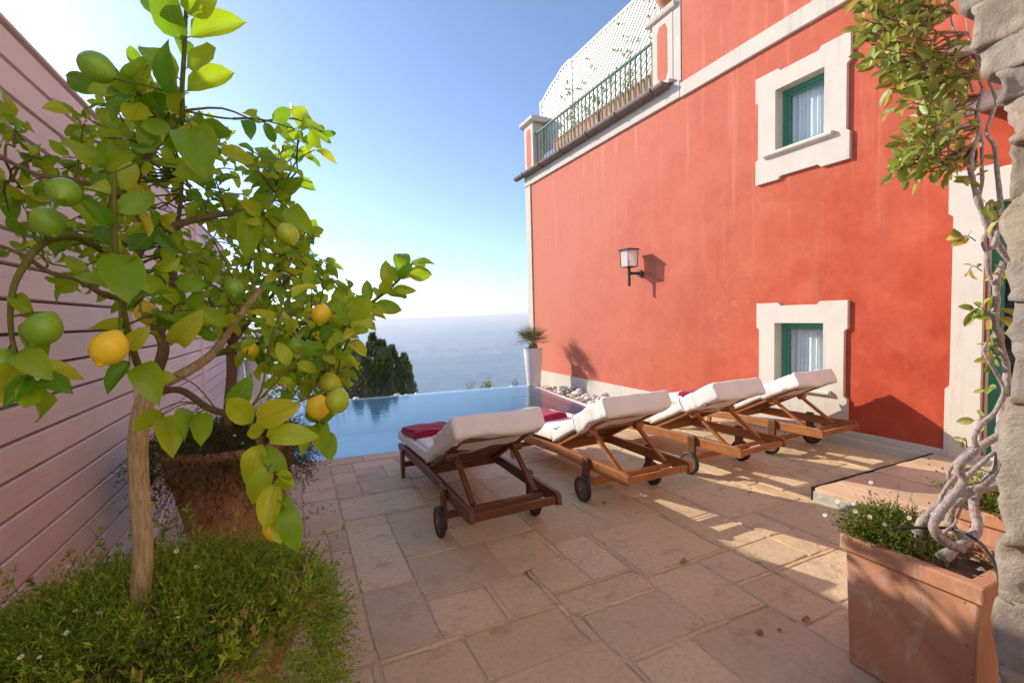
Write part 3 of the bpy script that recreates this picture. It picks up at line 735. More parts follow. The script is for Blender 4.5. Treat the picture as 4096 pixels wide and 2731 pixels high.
# upper terrace: piers, railing
def pier(y0, y1, z0, z1, zc, oh, depth):
    p = MB(); p.box((WX-.02, y0, z0), (WX+depth, y1, z1)); pr_ = obj('pier', p, M['trim'], house, bevel=.006)
    c = MB(); c.prism([(WX-.03, z1), (WX-.06, z1+.02), (WX-oh, z1+.055), (WX-oh, zc), (WX+depth+oh, zc), (WX+depth+oh, z1+.055), (WX+depth+.03, z1)], 'y', y0-oh, y1+oh); obj('pier_cap', c, M['trim'], pr_)
    w = y1-y0; a, b = y0+w*.26, y1-w*.26; zb, zt = z0+.08, z1-.12; n = 8; poly = []
    q = MB(); e = .02
    poly = [(a+.04, zb-.02), (b-.04, zb-.02), (b-.03, zb+.02), (b, zb+.07), (b, zt-.07), (b-.03, zt-.02), (b-.04, zt+.02), (a+.04, zt+.02), (a+.03, zt-.02), (a, zt-.07), (a, zb+.07), (a+.03, zb+.02)]
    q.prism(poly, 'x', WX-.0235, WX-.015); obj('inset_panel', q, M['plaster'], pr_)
    return pr_
pier(10.14, 10.60, 5.046, 6.13, 6.26, .10, .26)
pier(5.56, 6.01, 5.046, 6.05, 6.15, .07, .26)
mb = MB(); mb.box((WX-.012, 5.412, 4.953), (WX+.25, 5.558, 8.2)); obj('pilaster', mb, M['trim'], house)
rl = MB(); rx = WX+.06
rl.tube([(rx, 6.0, 5.865), (rx, 10.15, 5.865)], .027, 8)
railing = thing('terrace_railing', 'green iron railing along the roof terrace of the red house', 'railing', (rx, 8, 5.05))
obj('handrail', rl, M['rail'], railing, smooth=40)
mb = MB(); mb.tube([(rx, 6.0, 5.10), (rx, 10.15, 5.10)], .013, 6); obj('bottom_rail', mb, M['rail'], railing, smooth=40)
n = 30; me = MB().tube([(0, 0, 5.046), (0, 0, 5.86)], .0145, 8).mesh('baluster'); me.materials.append(M['rail'])
for i in range(n): inst('baluster', me, Matrix.Translation((rx, lerp(6.1, 10.07, i/(n-1)), 0)), railing)
# white lattice screens: long one facing the pool, end one with a swept top
def clip_seg(p, q, inside, n=60):
    a = None; b = None
    for i in range(n+1):
        t = i/n; r = p+(q-p)*t
        if inside(r):
            if a is None: a = t
            b = t
    return None if a is None or b-a < .02 else (p+(q-p)*a, p+(q-p)*b)
def lattice(name, label, fn, W, topf, z0, thick, pitch=.094, sw=.061):
    """fn maps (s, z, depth) to world; slats on both diagonals, each one a part"""
    p0 = fn(W/2, z0, 0); t = thing(name, label, 'trellis', p0, 'white lattice screens on the roof terrace')
    zmax = max(topf(W*i/40) for i in range(41))
    inside = lambda r: 0 <= r.x <= W and z0 <= r.y <= topf(r.x)
    for sgn, dep in ((1, 0), (-1, thick)):
        c = -3.0
        while c < W+zmax-z0+3:
            if sgn > 0: p, q = Vector((c-(0), z0)), Vector((c+(zmax-z0), zmax))
            else: p, q = Vector((c, z0)), Vector((c-(zmax-z0), zmax))
            s = clip_seg(p, q, inside)
            if s:
                a, b = s; d = (b-a).normalized(); nn = Vector((-d.y, d.x))*sw/2
                m_ = MB(); cs = [a-nn, b-nn, b+nn, a+nn]
                m_.add([fn(c_.x, c_.y, dep) for c_ in cs]+[fn(c_.x, c_.y, dep+thick*.9) for c_ in cs], [(0,3,2,1),(4,5,6,7),(0,1,5,4),(1,2,6,5),(2,3,7,6),(3,0,4,7)])
                obj('slat', m_, M['lattice'], t)
            c += pitch*sqrt(2)
    n = 24; m_ = MB()
    for i in range(n):
        s0, s1 = W*i/n, W*(i+1)/n; za, zb = topf(s0), topf(s1)
        cs = [(s0, za-.05), (s1, zb-.05), (s1, zb), (s0, za)]
        m_.add([fn(a, b, -.012) for a, b in cs]+[fn(a, b, 2*thick+.012) for a, b in cs], [(0,3,2,1),(4,5,6,7),(0,1,5,4),(2,3,7,6)])
    obj('top_rail', m_, M['lattice'], t)
    for s in (0, W):
        m_ = MB(); cs = [(s-.035, z0-.6), (s+.035, z0-.6), (s+.035, topf(min(max(s, 0), W))), (s-.035, topf(min(max(s, 0), W)))]
        m_.add([fn(a, b, -.016) for a, b in cs]+[fn(a, b, 2*thick+.016) for a, b in cs], [(0,3,2,1),(4,5,6,7),(0,1,5,4),(1,2,6,5),(2,3,7,6),(3,0,4,7)])
        obj('post', m_, M['lattice'], t)
    return t
TX, TY = 5.80, 9.02
lattice('lattice_screen', 'long white lattice screen standing behind the terrace railing', lambda s, z, d: Vector((TX+d, TY-s, z)), 3.0, lambda s: 7.12, 5.50, .014)
def swept(s):                                  # s measured outwards from the long screen
    pts = [(0, 7.15), (.18, 7.15), (.34, 7.13), (.50, 7.07), (.62, 7.02), (.80, 6.985), (.81, 6.97), (.90, 6.95), (1.05, 6.88), (1.2, 6.81), (1.36, 6.78), (1.5, 6.78)]
    for (a, x), (b, y) in zip(pts[:-1], pts[1:]):
        if a <= s <= b: return lerp(x, y, (s-a)/(b-a))
    return 6.78
lattice('lattice_screen', 'short white lattice end screen with a swept curved top', lambda s, z, d: Vector((TX+d, TY+.075+s, z)), 1.33, swept, 5.50, .014)
# terracotta troughs under the lattice
for i, y in enumerate((6.35, 7.25, 8.15, 9.05)):
    t = thing('terracotta_trough', ['terracotta trough behind the railing nearest the urn pier', 'second terracotta trough from the urn pier behind the railing', 'third terracotta trough from the urn pier behind the railing', 'terracotta trough behind the railing nearest the far corner pier'][i], 'planter', (5.78, y, 5.046), 'troughs on the roof terrace')
    mb = MB(); mb.prism([(5.60, 5.046), (5.95, 5.046), (5.98, 5.42), (5.57, 5.42)], 'y', y-.42, y+.42); obj('body', mb, M['terracotta'], t)
    mb = MB(); mb.box((5.56, y-.44, 5.42), (5.99, y+.44, 5.47)); obj('rim', mb, M['terracotta'], t, bevel=.008)
    mb = MB(); rnd = random.Random(50+i)
    for k in range(26):                        # climber sprigs on the lattice
        c = Vector((TX-.03, y+rnd.uniform(-.4, .4), 5.5+abs(rnd.gauss(0, .6))))
        if c.z > 7.2: continue
        for q in range(5):
            d = Vector((rnd.uniform(-1, .1), rnd.uniform(-1, 1), rnd.uniform(-1, 1))).normalized()*rnd.uniform(.04, .075); w = d.cross(Vector((0, .3, 1))).normalized()*.018
            mb.add([c, c+d*.5+w, c+d, c+d*.5-w], [(0,1,2,3)], rnd.random())
    obj('climber', mb, M['herb'], t, kind='stuff')
# urn on the near pier
t = thing('terracotta_urn', 'fluted terracotta urn with greenery on the near terrace pier', 'urn', (WX+.11, 5.785, 6.15))
mb = MB(); V = []; F = []; n = 40; prof = [(.10,0),(.12,.02),(.10,.05),(.06,.07),(.06,.10),(.13,.16),(.19,.26),(.20,.33),(.17,.37),(.18,.40),(.22,.43),(.22,.46),(.18,.46)]
for i, (r, z) in enumerate(prof):
    for k in range(n):
        a = 2*pi*k/n; rr_ = r*(1+(.05*abs(sin(a*9)) if 5 <= i <= 8 else 0)); V.append((WX+.11+rr_*cos(a), 5.785+rr_*sin(a), 6.15+z))
for i in range(len(prof)-1):
    for k in range(n): k2 = (k+1) % n; F.append((i*n+k, i*n+k2, (i+1)*n+k2, (i+1)*n+k))
mb.add(V, F); obj('body', mb, M['terracotta'], t, smooth=50)
mb = MB(); rnd = random.Random(9)
for k in range(160):
    a = rnd.uniform(0, 2*pi); r = rnd.uniform(.1, .27); c = Vector((WX+.11+r*cos(a), 5.785+r*sin(a), 6.15+.46-max(0, r-.2)*4+rnd.uniform(-.05, .12)))
    d = Vector((cos(a), sin(a), rnd.uniform(-1, .6))).normalized()*.07; w = d.cross(Vector((0, 0, 1))).normalized()*.018
    mb.add([c, c+d*.5+w, c+d, c+d*.5-w], [(0,1,2,3)], rnd.random())
obj('foliage', mb, M['herb'], t, kind='stuff')

# ---- wall lamp
LY, LZ = 6.36, 2.17; lx = WX-.255
lamp = thing('wall_lantern', 'square iron wall lantern with frosted panes on the red wall', 'lamp', (WX, LY, LZ))
mb = MB(); mb.tube([(WX, LY, LZ), (WX-.045, LY, LZ)], .062, 24); obj('wall_plate', mb, M['iron'], lamp, smooth=40)
mb = MB(); mb.tube([(WX-.04, LY, LZ), (lx, LY, LZ)], .024, 14); obj('arm', mb, M['iron'], lamp, smooth=40)
mb = MB(); mb.tube([(lx, LY, LZ-.215), (lx, LY, LZ+.10)], .024, 14); mb.tube([(lx, LY, LZ-.04), (lx, LY, LZ+.05)], .027, 14); obj('stem', mb, M['iron'], lamp, smooth=40)
hs = .105; zb, zt = LZ+.10, LZ+.385
mb = MB(); mb.prism([(lx-hs*.95, LY-hs*.95), (lx+hs*.95, LY-hs*.95), (lx+hs*.95, LY+hs*.95), (lx-hs*.95, LY+hs*.95)], 'z', zb, zb+.012); obj('base', mb, M['iron'], lamp)
for sx in (-1, 1):
    for sy in (-1, 1):
        mb = MB(); mb.beam((lx+sx*hs*.93, LY+sy*hs*.93, zb+.012), (lx+sx*hs, LY+sy*hs, zt), .010, .010, Vector((1, 0, 0))); obj('corner_bar', mb, M['iron'], lamp)
for a, b in (((-1,-1),(1,-1)), ((1,-1),(1,1)), ((1,1),(-1,1)), ((-1,1),(-1,-1))):
    mb = MB(); k = .89
    mb.add([(lx+a[0]*hs*k, LY+a[1]*hs*k, zb+.014), (lx+b[0]*hs*k, LY+b[1]*hs*k, zb+.014), (lx+b[0]*hs*.96, LY+b[1]*hs*.96, zt-.002), (lx+a[0]*hs*.96, LY+a[1]*hs*.96, zt-.002)], [(0,1,2,3)])
    o = obj('pane', mb, M['frost'], lamp)
    o.modifiers.new('thickness', 'SOLIDIFY').thickness = .003
mb = MB(); r1 = hs*1.28
mb.add([(lx-r1, LY-r1, zt), (lx+r1, LY-r1, zt), (lx+r1, LY+r1, zt), (lx-r1, LY+r1, zt), (lx-r1*.85, LY-r1*.85, zt+.022), (lx+r1*.85, LY-r1*.85, zt+.022), (lx+r1*.85, LY+r1*.85, zt+.022), (lx-r1*.85, LY+r1*.85, zt+.022)],
       [(0,3,2,1),(4,5,6,7),(0,1,5,4),(1,2,6,5),(2,3,7,6),(3,0,4,7)]); obj('roof', mb, M['iron'], lamp)
mb = MB(); mb.tube([(lx, LY, zb+.012), (lx, LY, zb+.13)], .017, 12); obj('socket', mb, M['iron'], lamp, smooth=40)
mb = MB(); mb.lathe([(.003, 0), (.018, .006), (.028, .03), (.027, .05), (.016, .066), (.001, .07)], (lx, LY, zb+.13), 16); obj('bulb', mb, M['bulb'], lamp, smooth=True)

# ---- pale wall added behind the viewer, unseen, to bounce sunlight onto the terrace
mb = MB(); mb.box((-1.7, -2.2, -.5), (5.38, -1.6, 6.4)); hb2 = tag(obj('bounce_wall', mb, M['bounce_white'], bevel=.01), 'pale wall added out of view behind the viewer to bounce light', 'house')

# ================================================================== FENCE
FX = -1.02
fence = thing('board_fence', 'tall pale pink horizontal board fence along the left side', 'fence', (FX, 5, 0))
posts = [-1.2, 1.4, 4.02, 6.62, 9.0, 11.1]
P_ = .1405; zs = [.075+P_*i for i in range(19)]; TOP = zs[-1]+P_
mb = MB(); mb.box((FX-.055, posts[0], .03), (FX-.036, posts[-2], TOP)); mb.box((FX-.055, posts[-2], .03), (FX-.036, posts[-1], zs[9])); obj('backing', mb, M['fencegap'], fence)
for a, b in zip(posts[:-1], posts[1:]):
    for z in (zs if b < 10 else zs[:9]):                      # the last bay is only breast high
        mb = MB(); mb.prism([(FX-.034, z+.004), (FX, z+.010), (FX, z+P_-.012), (FX-.006, z+P_-.006), (FX-.034, z+P_-.004)], 'y', a+.005, b-.005); obj('board', mb, M['fence'], fence)
for p in posts[1:]:
    mb = MB(); mb.box((FX-.08, p-.045, -.02), (FX+.022, p+.045, (TOP if p < 10 else zs[9])+.01)); obj('post', mb, M['fence'], fence, bevel=.004)
mb = MB(); mb.box((FX-.09, posts[0], TOP+.012), (FX+.012, posts[-2]+.05, TOP+.028)); obj('cap_board', mb, M['fence'], fence, bevel=.004)
mb = MB(); mb.box((FX-.09, posts[0], -.015), (FX+.05, 5.35, .06)); obj('base_board', mb, M['fence'], fence, bevel=.006)

# ================================================================== GLASS BALUSTRADE
def glass_y(x): return far_y(x)+.24
for i, (a, b, lab) in enumerate(((-.98, .92, 'frameless glass panel at the far pool edge behind the lemon trees'), (.932, 1.945, 'frameless glass panel before the dark conifer'), (1.957, 4.60, 'long frameless glass panel ending at the white pot by the red wall'))):
    mb = MB(); ya, yb = glass_y(a), glass_y(b)
    mb.prism([(a, ya), (b, yb), (b, yb+.012), (a, ya+.012)], 'z', -.165, .955)
    tag(obj('glass_panel', mb, M['glass']), lab, 'glass panel', 'frameless glass panels along the far pool edge')

# ================================================================== LOUNGERS
def rail_z(ly):                                   # underside of the side rail
    return .262 if ly < .95 else lerp(.262, .205, (ly-.95)/1.13)
ANG = radians(27.8); HL, HZ = 1.02, .335          # back hinge
UB = Vector((0, -cos(ANG), sin(ANG))); NB = Vector((0, sin(ANG), cos(ANG)))
def back(x, t, n): return Vector((x, HL, HZ))+UB*t+NB*n
def make_lounger(wood, seed):
    rnd = random.Random(seed)
    L = thing('sun_lounger', '', 'sun lounger', (0, 0, 0), 'teak sun loungers in a row by the pool')
    wm_ = wood
    for s in (-1, 1):
        mb = MB(); x0, x1 = s*.285, s*.318
        prof = [(0.0, .268), (.03, .258), (.95, .262), (2.05, .207), (2.085, .215), (2.09, .258), (2.06, .276), (.97, .340), (.05, .345), (.012, .333)]
        mb.prism(prof if True else prof, 'x', min(x0, x1), max(x0, x1)); obj('side_rail', mb, wm_, L, bevel=.004, seg=2)
    def bar(y, z, h=.055, w=.03, hw=.284, m=None): mb = MB(); mb.box((-hw, y-w/2, z), (hw, y+w/2, z+h)); return obj('cross_bar', mb, m or wm_, L, bevel=.004)
    bar(.035, .268, .050); bar(.20, .262, .03, .035); bar(1.06, .255, .05); bar(2.02, .215, .04)
    bar(.50, .115, .05, .028, .345); bar(1.83, .10, .05, .028, .318)
    for y in [1.12+.085*i for i in range(11)]:
        mb = MB(); z = lerp(.335, .272, (y-.97)/1.09)-.012; mb.box((-.283, y-.03, z-.012), (.283, y+.03, z)); obj('seat_slat', mb, wm_, L)
    for s in (-1, 1):
        mb = MB(); x0, x1 = sorted((s*.3185, s*.348)); mb.prism([(1.80, .0), (1.86, .0), (1.868, .20), (1.858, .272), (1.80, .272), (1.792, .2)], 'x', x0, x1); obj('leg', mb, wm_, L, bevel=.004)
        mb = MB(); mb.prism([(.46, .055), (.535, .055), (.54, .34), (.53, .357), (.465, .357), (.455, .34)], 'x', x0, x1); w = obj('wheel_leg', mb, M['teak_dark_shaded'], L, bevel=.006, seg=2)
        for yy in (.48, .515):
            mb = MB(); mb.tube([(s*.347, yy, .315), (s*.352, yy, .315)], .006, 10); obj('bolt', mb, M['steel'], w, smooth=40)
        mb = MB(); c = s*.366; prof = [(.078, -.016), (.096, -.017), (.103, -.012), (.104, 0), (.103, .012), (.096, .017), (.078, .016)]
        MM = Matrix.Translation((c, .50, .104)) @ Matrix.Rotation(pi/2, 4, 'Y'); mb.lathe(prof, M=MM, n=36)
        wh = obj('wheel', mb, M['tyre'], L, smooth=50)
        mb = MB(); mb.lathe([(.002, -.012), (.08, -.012), (.08, .012), (.002, .012)], M=MM, n=32); hb_ = obj('rim', mb, M['hub'], wh, smooth=40)
        for q in range(5):
            a = q*2*pi/5+.3; mb = MB(); xx = c+s*.0125; mb.tube([(xx-s*.002, .50+.05*cos(a), .104+.05*sin(a)), (xx+s*.0006, .50+.05*cos(a), .104+.05*sin(a))], .0065, 8); obj('hub_hole', mb, M['rubber'], wh)
        mb = MB(); mb.tube([(c+s*.012, .50, .104), (c+s*.022, .50, .104)], .011, 12); obj('axle_cap', mb, M['steel'], wh, smooth=40)
    # raised back: frame, slats, cane panel, props
    for s in (-1, 1):
        mb = MB(); mb.beam(back(s*.262, -.06, -.012), back(s*.262, .80, -.012), .034, .045, Vector((1, 0, 0))); obj('back_stile', mb, wm_, L, bevel=.004)
        p = back(s*.225, .52, -.045)
        mb = MB(); mb.tube([Vector((s*.21, p.y, p.z)), Vector((s*.283, p.y, p.z))], .034, 16); obj('pivot_boss', mb, wm_, L, smooth=40)
        mb = MB(); mb.beam(p, Vector((s*.225, .20, .305)), .026, .036, Vector((1, 0, 0))); obj('prop', mb, wm_, L, bevel=.003)
    for t in (.0, .50, .79):
        mb = MB(); MM = Matrix.Translation(back(0, t, -.012)) @ Matrix((Vector((1,0,0)), UB, NB)).transposed().to_4x4(); mb.mbox(MM, (.49, .04, .036)); obj('back_rail', mb, wm_, L, bevel=.003)
    mb = MB(); MM = Matrix.Translation(back(0, .395, .002)) @ Matrix((Vector((1,0,0)), UB, NB)).transposed().to_4x4(); mb.mbox(MM, (.50, .78, .010)); obj('cane_panel', mb, M['weave'], L)
    # mattress: seat half and back half
    def wob(q, k=.004): return q+Vector((0, 0, noise.noise(q*5+Vector((seed*3, 0, 0)))*k))
    W = .315
    SM = Matrix.Translation((0, 1.575, .378)) @ Matrix.Rotation(-atan_seat, 4, 'X')
    def fseat(q):
        q = wob(q, .006)
        if q.z > 0: q.z -= .012*max(0, 1-(abs(q.x)/.28)**4)*max(0, 1-(abs(q.y)/.5)**4)*-.4
        return q
    mb = roundbox((W, .565, .050), .028, (14, 24, 6), fseat, SM); ms = obj('seat_mattress', mb, M['cushion'], L, smooth=True)
    for zz in (.024,):
        pts = []
        for k in range(49):
            a = k/48*4; i = int(a) % 4; t = a-int(a)
            c = [(-W+.006, -.559), (W-.006, -.559), (W-.006, .559), (-W+.006, .559)]; p = Vector(c[i]).lerp(Vector(c[(i+1) % 4]), t)
            pts.append(SM @ Vector((p.x, p.y, .034)))
        mb = MB(); mb.tube(pts, .0045, 5, cap=False); obj('piping', mb, M['cushion'], ms, smooth=True)
    BM = Matrix.Translation(back(0, .43, .063)) @ Matrix((Vector((1,0,0)), UB, NB)).transposed().to_4x4()
    mb = roundbox((W, .455, .050), .028, (14, 20, 6), lambda q: wob(q, .008), BM); bk = obj('back_mattress', mb, M['cushion'], L, smooth=True)
    mb = MB(); zp = BM @ Vector((-W-.001, -.43, -.02)); mb.beam(zp, zp+NB*.03, .004, .006, Vector((1, 0, 0))); obj('zip_pull', mb, M['zip'], bk)
    # white towelling hood over the head end, its hem hanging a little below the mattress
    t0 = rnd.uniform(.40, .50); slant = rnd.uniform(-.08, .08)
    def fhood(q):
        q = q.copy(); t = q.y
        sh = slant*q.x/W*max(0, -q.y)*3
        q += Vector((noise.noise(q*7+Vector((seed, 5, 0)))*.006, noise.noise(q*6+Vector((0, seed, 2)))*.008+sh, noise.noise(q*5+Vector((3, 0, seed)))*.007))
        if q.z < -.03:
            k = (-.03-q.z)/.04
            q.z -= k*(.020+.026*noise.noise(Vector((q.x*6, q.y*7, seed*2.1)))+ (.012 if q.y > .1 else 0))
            q.x *= 1+.02*k*noise.noise(Vector((q.y*9, seed, 0)))
        wr = (sin((q.y*30+q.x*9+noise.noise(q*8)*2)+seed)*.0030+noise.noise(Vector((q.x*13, q.y*24, seed)))*.0065)*(1 if abs(q.x) > .25 else .5)
        return q+Vector((wr if q.x > 0 else -wr, 0, wr))
    tl = .905-t0
    HM = Matrix.Translation(back(0, t0+tl/2, .063)) @ Matrix((Vector((1,0,0)), UB, NB)).transposed().to_4x4()
    mb = roundbox((W+.018, tl/2+.006, .064), .024, (34, 34, 12), fhood, HM); hd = obj('towelling_hood', mb, M['cover'], L, smooth=True)
    hp = []
    for k in range(41):
        a = k/40*4; i = int(a) % 4; t = a-int(a); c = [(-W-.019, -.058), (W+.019, -.058), (W+.019, .065), (-W-.019, .065)]; p = Vector(c[i]).lerp(Vector(c[(i+1) % 4]), t)
        q = Vector((p.x, -tl/2+.012, p.y)); q.y += slant*q.x/W*(tl/2)*3*.9+noise.noise(q*6+Vector((0, seed, 2)))*.008; hp.append(HM @ q)
    mb = MB(); mb.tube(hp, .0075, 6, cap=False); obj('hem', mb, M['cover'], hd, smooth=True)
    # bed sheet towel on the seat
    def fsh(q): return q+Vector((noise.noise(q*4+Vector((seed, 0, 0)))*.015*(1 if abs(q.y) > .4 else .4), 0, noise.noise(q*8+Vector((0, seed, 0)))*.006))
    mb = roundbox((W-.035, .50, .007), .006, (16, 26, 2), fsh, SM @ Matrix.Translation((.0, -.02, .056))); obj('towelling_sheet', mb, M['cover'], L, smooth=True)
    return L
atan_seat = math.atan2(.335-.272, 1.09)
def copy_tree(o, parent=None):
    c = o.copy(); COL.objects.link(c)
    if parent: c.parent = parent; c.matrix_parent_inverse = o.matrix_parent_inverse.copy()
    for ch in list(o.children): copy_tree(ch, c)
    return c
spots = [(1.208, 2.575, 0.3, 'teak_dark_shaded', 'dark shaded teak lounger with white hooded mattress, nearest the lemon trees'),  # same teak as the other loungers, shade put into its colour
         (2.415, 2.625, 1.6, 'teak', 'teak lounger with white hooded mattress, second from the lemon trees'),
         (3.640, 2.700, 3.0, 'teak', 'teak lounger with white hooded mattress, third from the lemon trees'),
         (4.800, 2.740, 2.6, 'teak', 'teak lounger with white hooded mattress, nearest the red wall')]
SEAT = {}
for i, (x, y, a, w, lab) in enumerate(spots):
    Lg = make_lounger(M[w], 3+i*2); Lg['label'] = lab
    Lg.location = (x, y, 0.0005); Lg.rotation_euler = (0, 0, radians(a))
    SEAT[i] = Matrix.Translation((x, y, 0)) @ Matrix.Rotation(radians(a), 4, 'Z')
# folded red towels lying on the seats
def towel(Mx, size, seed, label):
    t = thing('folded_towel', label, 'towel', (0, 0, 0), 'folded red towels on the loungers')
    w, l, h = size; rnd = random.Random(seed)
    for k in range(3):
        hh = h/3
        def fn(q, k=k): return q+Vector((noise.noise(q*5+Vector((k*4, seed, 0)))*.022, noise.noise(q*5+Vector((0, k*3, seed)))*.022, noise.noise(q*6+Vector((seed, k, 0)))*.011*(k+1)/2))
        mb = roundbox((w/2-.004*k, l/2-.003*k, hh/2+.004), hh/2, (20, 18, 4), fn, Mx @ Matrix.Translation((rnd.uniform(-.006, .006), 0, hh*(k+.5)))); obj('fold', mb, M['towel'], t, smooth=True)
    return t
SZ = .378+.050+.013
def seat_at(i, x, y, rz): return SEAT[i] @ Matrix.Translation((0, 1.575, .378)) @ Matrix.Rotation(-atan_seat, 4, 'X') @ Matrix.Translation((x, y, .064)) @ Matrix.Rotation(radians(rz), 4, 'Z')
towel(seat_at(0, -.10, .12, 4), (.42, .44, .048), 1, 'folded crimson towel on the dark lounger nearest the lemon trees')
towel(seat_at(1, -.12, .02, 8), (.40, .40, .055), 2, 'folded crimson towel on the second lounger from the lemon trees')
towel(seat_at(2, -.06, -.02, -3), (.40, .40, .05), 3, 'folded crimson towel on the third lounger from the lemon trees')
towel(seat_at(3, -.12, .0, 5), (.40, .38, .05), 4, 'folded crimson towel on the lounger nearest the red wall')

# ================================================================== WHITE POTS WITH PALMS
def tall_pot(x, y, zb, h, r, label, plabel, seed, crown):
    t = thing('tall_pot', label, 'pot', (x, y, zb), 'tall white tapered pots behind the pool')
    mb = MB(); mb.lathe([(.002, 0), (r*.66, 0), (r*.68, .01), (r*1.0, h-.012), (r*.99, h), (r*.90, h), (r*.88, h-.05), (.002, h-.05)], (x, y, zb), 48); obj('body', mb, M['potwhite'], t, smooth=40)
    mb = MB(); mb.lathe([(.002, h-.04), (r*.86, h-.045)], (x, y, zb), 24); obj('soil', mb, M['soil'], t)
    p = thing('dwarf_palm', plabel, 'palm', (x, y, zb+h), 'dwarf palms in the white pots')
    mb = MB(); zz = zb+h-.05; prof = []
    for i in range(9): tt = i/8; prof.append((r*(.30+.16*sin(tt*pi))*(1+.08*(i % 2)), tt*.16))
    mb.lathe(prof+[(.002, .165)], (x, y, zz), 16); obj('trunk', mb, M['palmtrunk'], p, smooth=False)
    rnd = random.Random(seed); c = Vector((x, y, zz+.15))
    for k in range(crown):
        a = rnd.uniform(0, 2*pi); el = rnd.uniform(-.05, 1.4); d = Vector((cos(a)*cos(el), sin(a)*cos(el), sin(el)))
        st = c+d*rnd.uniform(.10, .22); mb = MB(); mb.tube([c, st], .004, 5, r=rnd.random())
        side = d.cross(Vector((0, 0, 1))).normalized(); up = side.cross(d)
        nb = 15
        for q in range(nb):
            b = (q/(nb-1)-.5)*2.5; dd = d*cos(b)+side*sin(b); L_ = rnd.uniform(.26, .42); e = st+dd*L_-Vector((0, 0, 1))*rnd.uniform(0, .03); m_ = st+dd*L_*.5+up*.008; w = dd.cross(up).normalized()*.0075
            mb.add([st, m_+w, e, m_-w], [(0,1,2,3)], rnd.random())
        obj('frond', mb, M['palm'], p)
tall_pot(4.755, 9.16, -.16, .95, .212, 'tall white pot in the corner by the red wall', 'spiky dwarf palm in the white pot by the red wall', 2, 28)
tall_pot(-.715, 10.35, -.16, .965, .212, 'tall white pot behind the lemon trees by the fence end', 'dwarf palm in the white pot by the fence end', 5, 26)

# ================================================================== PEBBLES
pm = []
for s in range(5):
    def fn(q, s=s): return q*(1+.35*noise.noise(q*1.6+Vector((s*7, 0, 0))))+Vector((0, 0, .12*noise.noise(q*3+Vector((0, s*5, 0)))))
    bm = bmesh.new(); bmesh.ops.create_icosphere(bm, subdivisions=2, radius=1)
    for v in bm.verts: v.co = fn(v.co)
    me = bpy.data.meshes.new('pebble'); bm.to_mesh(me); bm.free(); me.materials.append(M['pebble']); me.polygons.foreach_set('use_smooth', [True]*len(me.polygons)); pm.append(me)
rnd = random.Random(21)
def pebble(x, y, z, r, label, group):
    o = inst('white_pebble', rnd.choice(pm), Matrix.Translation((x, y, z+r*.5)) @ Matrix.Rotation(rnd.uniform(0, 6.3), 4, 'Z') @ Matrix.Rotation(rnd.uniform(-.4, .4), 4, 'X') @ Matrix.Diagonal((r*rnd.uniform(.9, 1.4), r*rnd.uniform(.8, 1.1), r*rnd.uniform(.55, .8), 1)))
    tag(o, label, 'pebble', group)
for k in range(170):
    y = rnd.uniform(5.5, 9.0); xa, xb = right_x(y)+.30, 5.36; x = lerp(xa, xb, rnd.random()**.7); r = rnd.uniform(.028, .066)
    z = -.20 if k < 95 else -.20+rnd.uniform(.04, .12)
    pebble(x, y, z, r, 'white pebble in the channel between pool and red wall', 'white pebbles between pool and wall')
for k in range(30):
    x = rnd.uniform(-.3, 4.4); r = rnd.uniform(.035, .075); pebble(x, far_y(x)+.30+rnd.uniform(0, .24), -.16+(.045 if k % 2 else .0), r, 'white pebble behind the glass at the far pool edge', 'white pebbles behind the glass')

# ================================================================== HERB (daisy) MASSES
def herb_mass(parent, name, seeds, fn_pos, mat, n, seed, leafs=7, length=(.06, .13), lw=.0035, ll=.016):
    """n sprigs; fn_pos(rnd) gives (root point, growth direction)"""
    rnd = random.Random(seed); mb = MB()
    for k in range(n):
        p, d = fn_pos(rnd); L_ = rnd.uniform(*length); r0 = rnd.random()
        bend = Vector((rnd.uniform(-1, 1), rnd.uniform(-1, 1), rnd.uniform(-.8, .5)))*.5
        pts = [p+(d*(t)+bend*t*t)*L_ for t in (0, .35, .7, 1)]
        side = (pts[-1]-pts[0]).cross(Vector((0, 0, 1)))
        side = side.normalized() if side.length > 1e-6 else Vector((1, 0, 0))
        w = side*.0009
        base = r0*.84 if rnd.random() < .94 else rnd.uniform(.86, 1)
        V = []
        for q in pts: V += [q-w, q+w]
        mb.add(V, [(0,1,3,2),(2,3,5,4),(4,5,7,6)], min(1, base*.8+.15))
        for j in range(leafs):
            t = rnd.uniform(.1, 1); q = pts[0].lerp(pts[1], t/.35) if t < .35 else (pts[1].lerp(pts[2], (t-.35)/.35) if t < .7 else pts[2].lerp(pts[3], (t-.7)/.3))
            dd = (d*.6+Vector((rnd.uniform(-1, 1), rnd.uniform(-1, 1), rnd.uniform(-.5, 1)))).normalized()
            ww = dd.cross(Vector((rnd.uniform(-1, 1), rnd.uniform(-1, 1), rnd.uniform(-1, 1)))).normalized()*lw*rnd.uniform(.7, 1.4); l2 = ll*rnd.uniform(.7, 1.5)
            mb.add([q, q+dd*l2*.5+ww, q+dd*l2, q+dd*l2*.5-ww], [(0,1,2,3)], min(1, max(0, base+rnd.uniform(-.15, .15))))
    return obj(name, mb, mat, parent, kind='stuff')
def daisy_mesh():
    mb = MB(); n = 16
    for k in range(n):
        a = 2*pi*k/n; d = Vector((cos(a), sin(a), 0)); s = Vector((-sin(a), cos(a), 0))
        mb.add([d*.0015, d*.006+s*.0012+Vector((0,0,.0012)), d*.0095+Vector((0,0,.0018)), d*.006-s*.0012+Vector((0,0,.0012))], [(0,1,2,3)])
    me = mb.mesh('daisy_flower'); me.materials.append(M['petal']); me.materials.append(M['eye'])
    return me
DM = daisy_mesh()
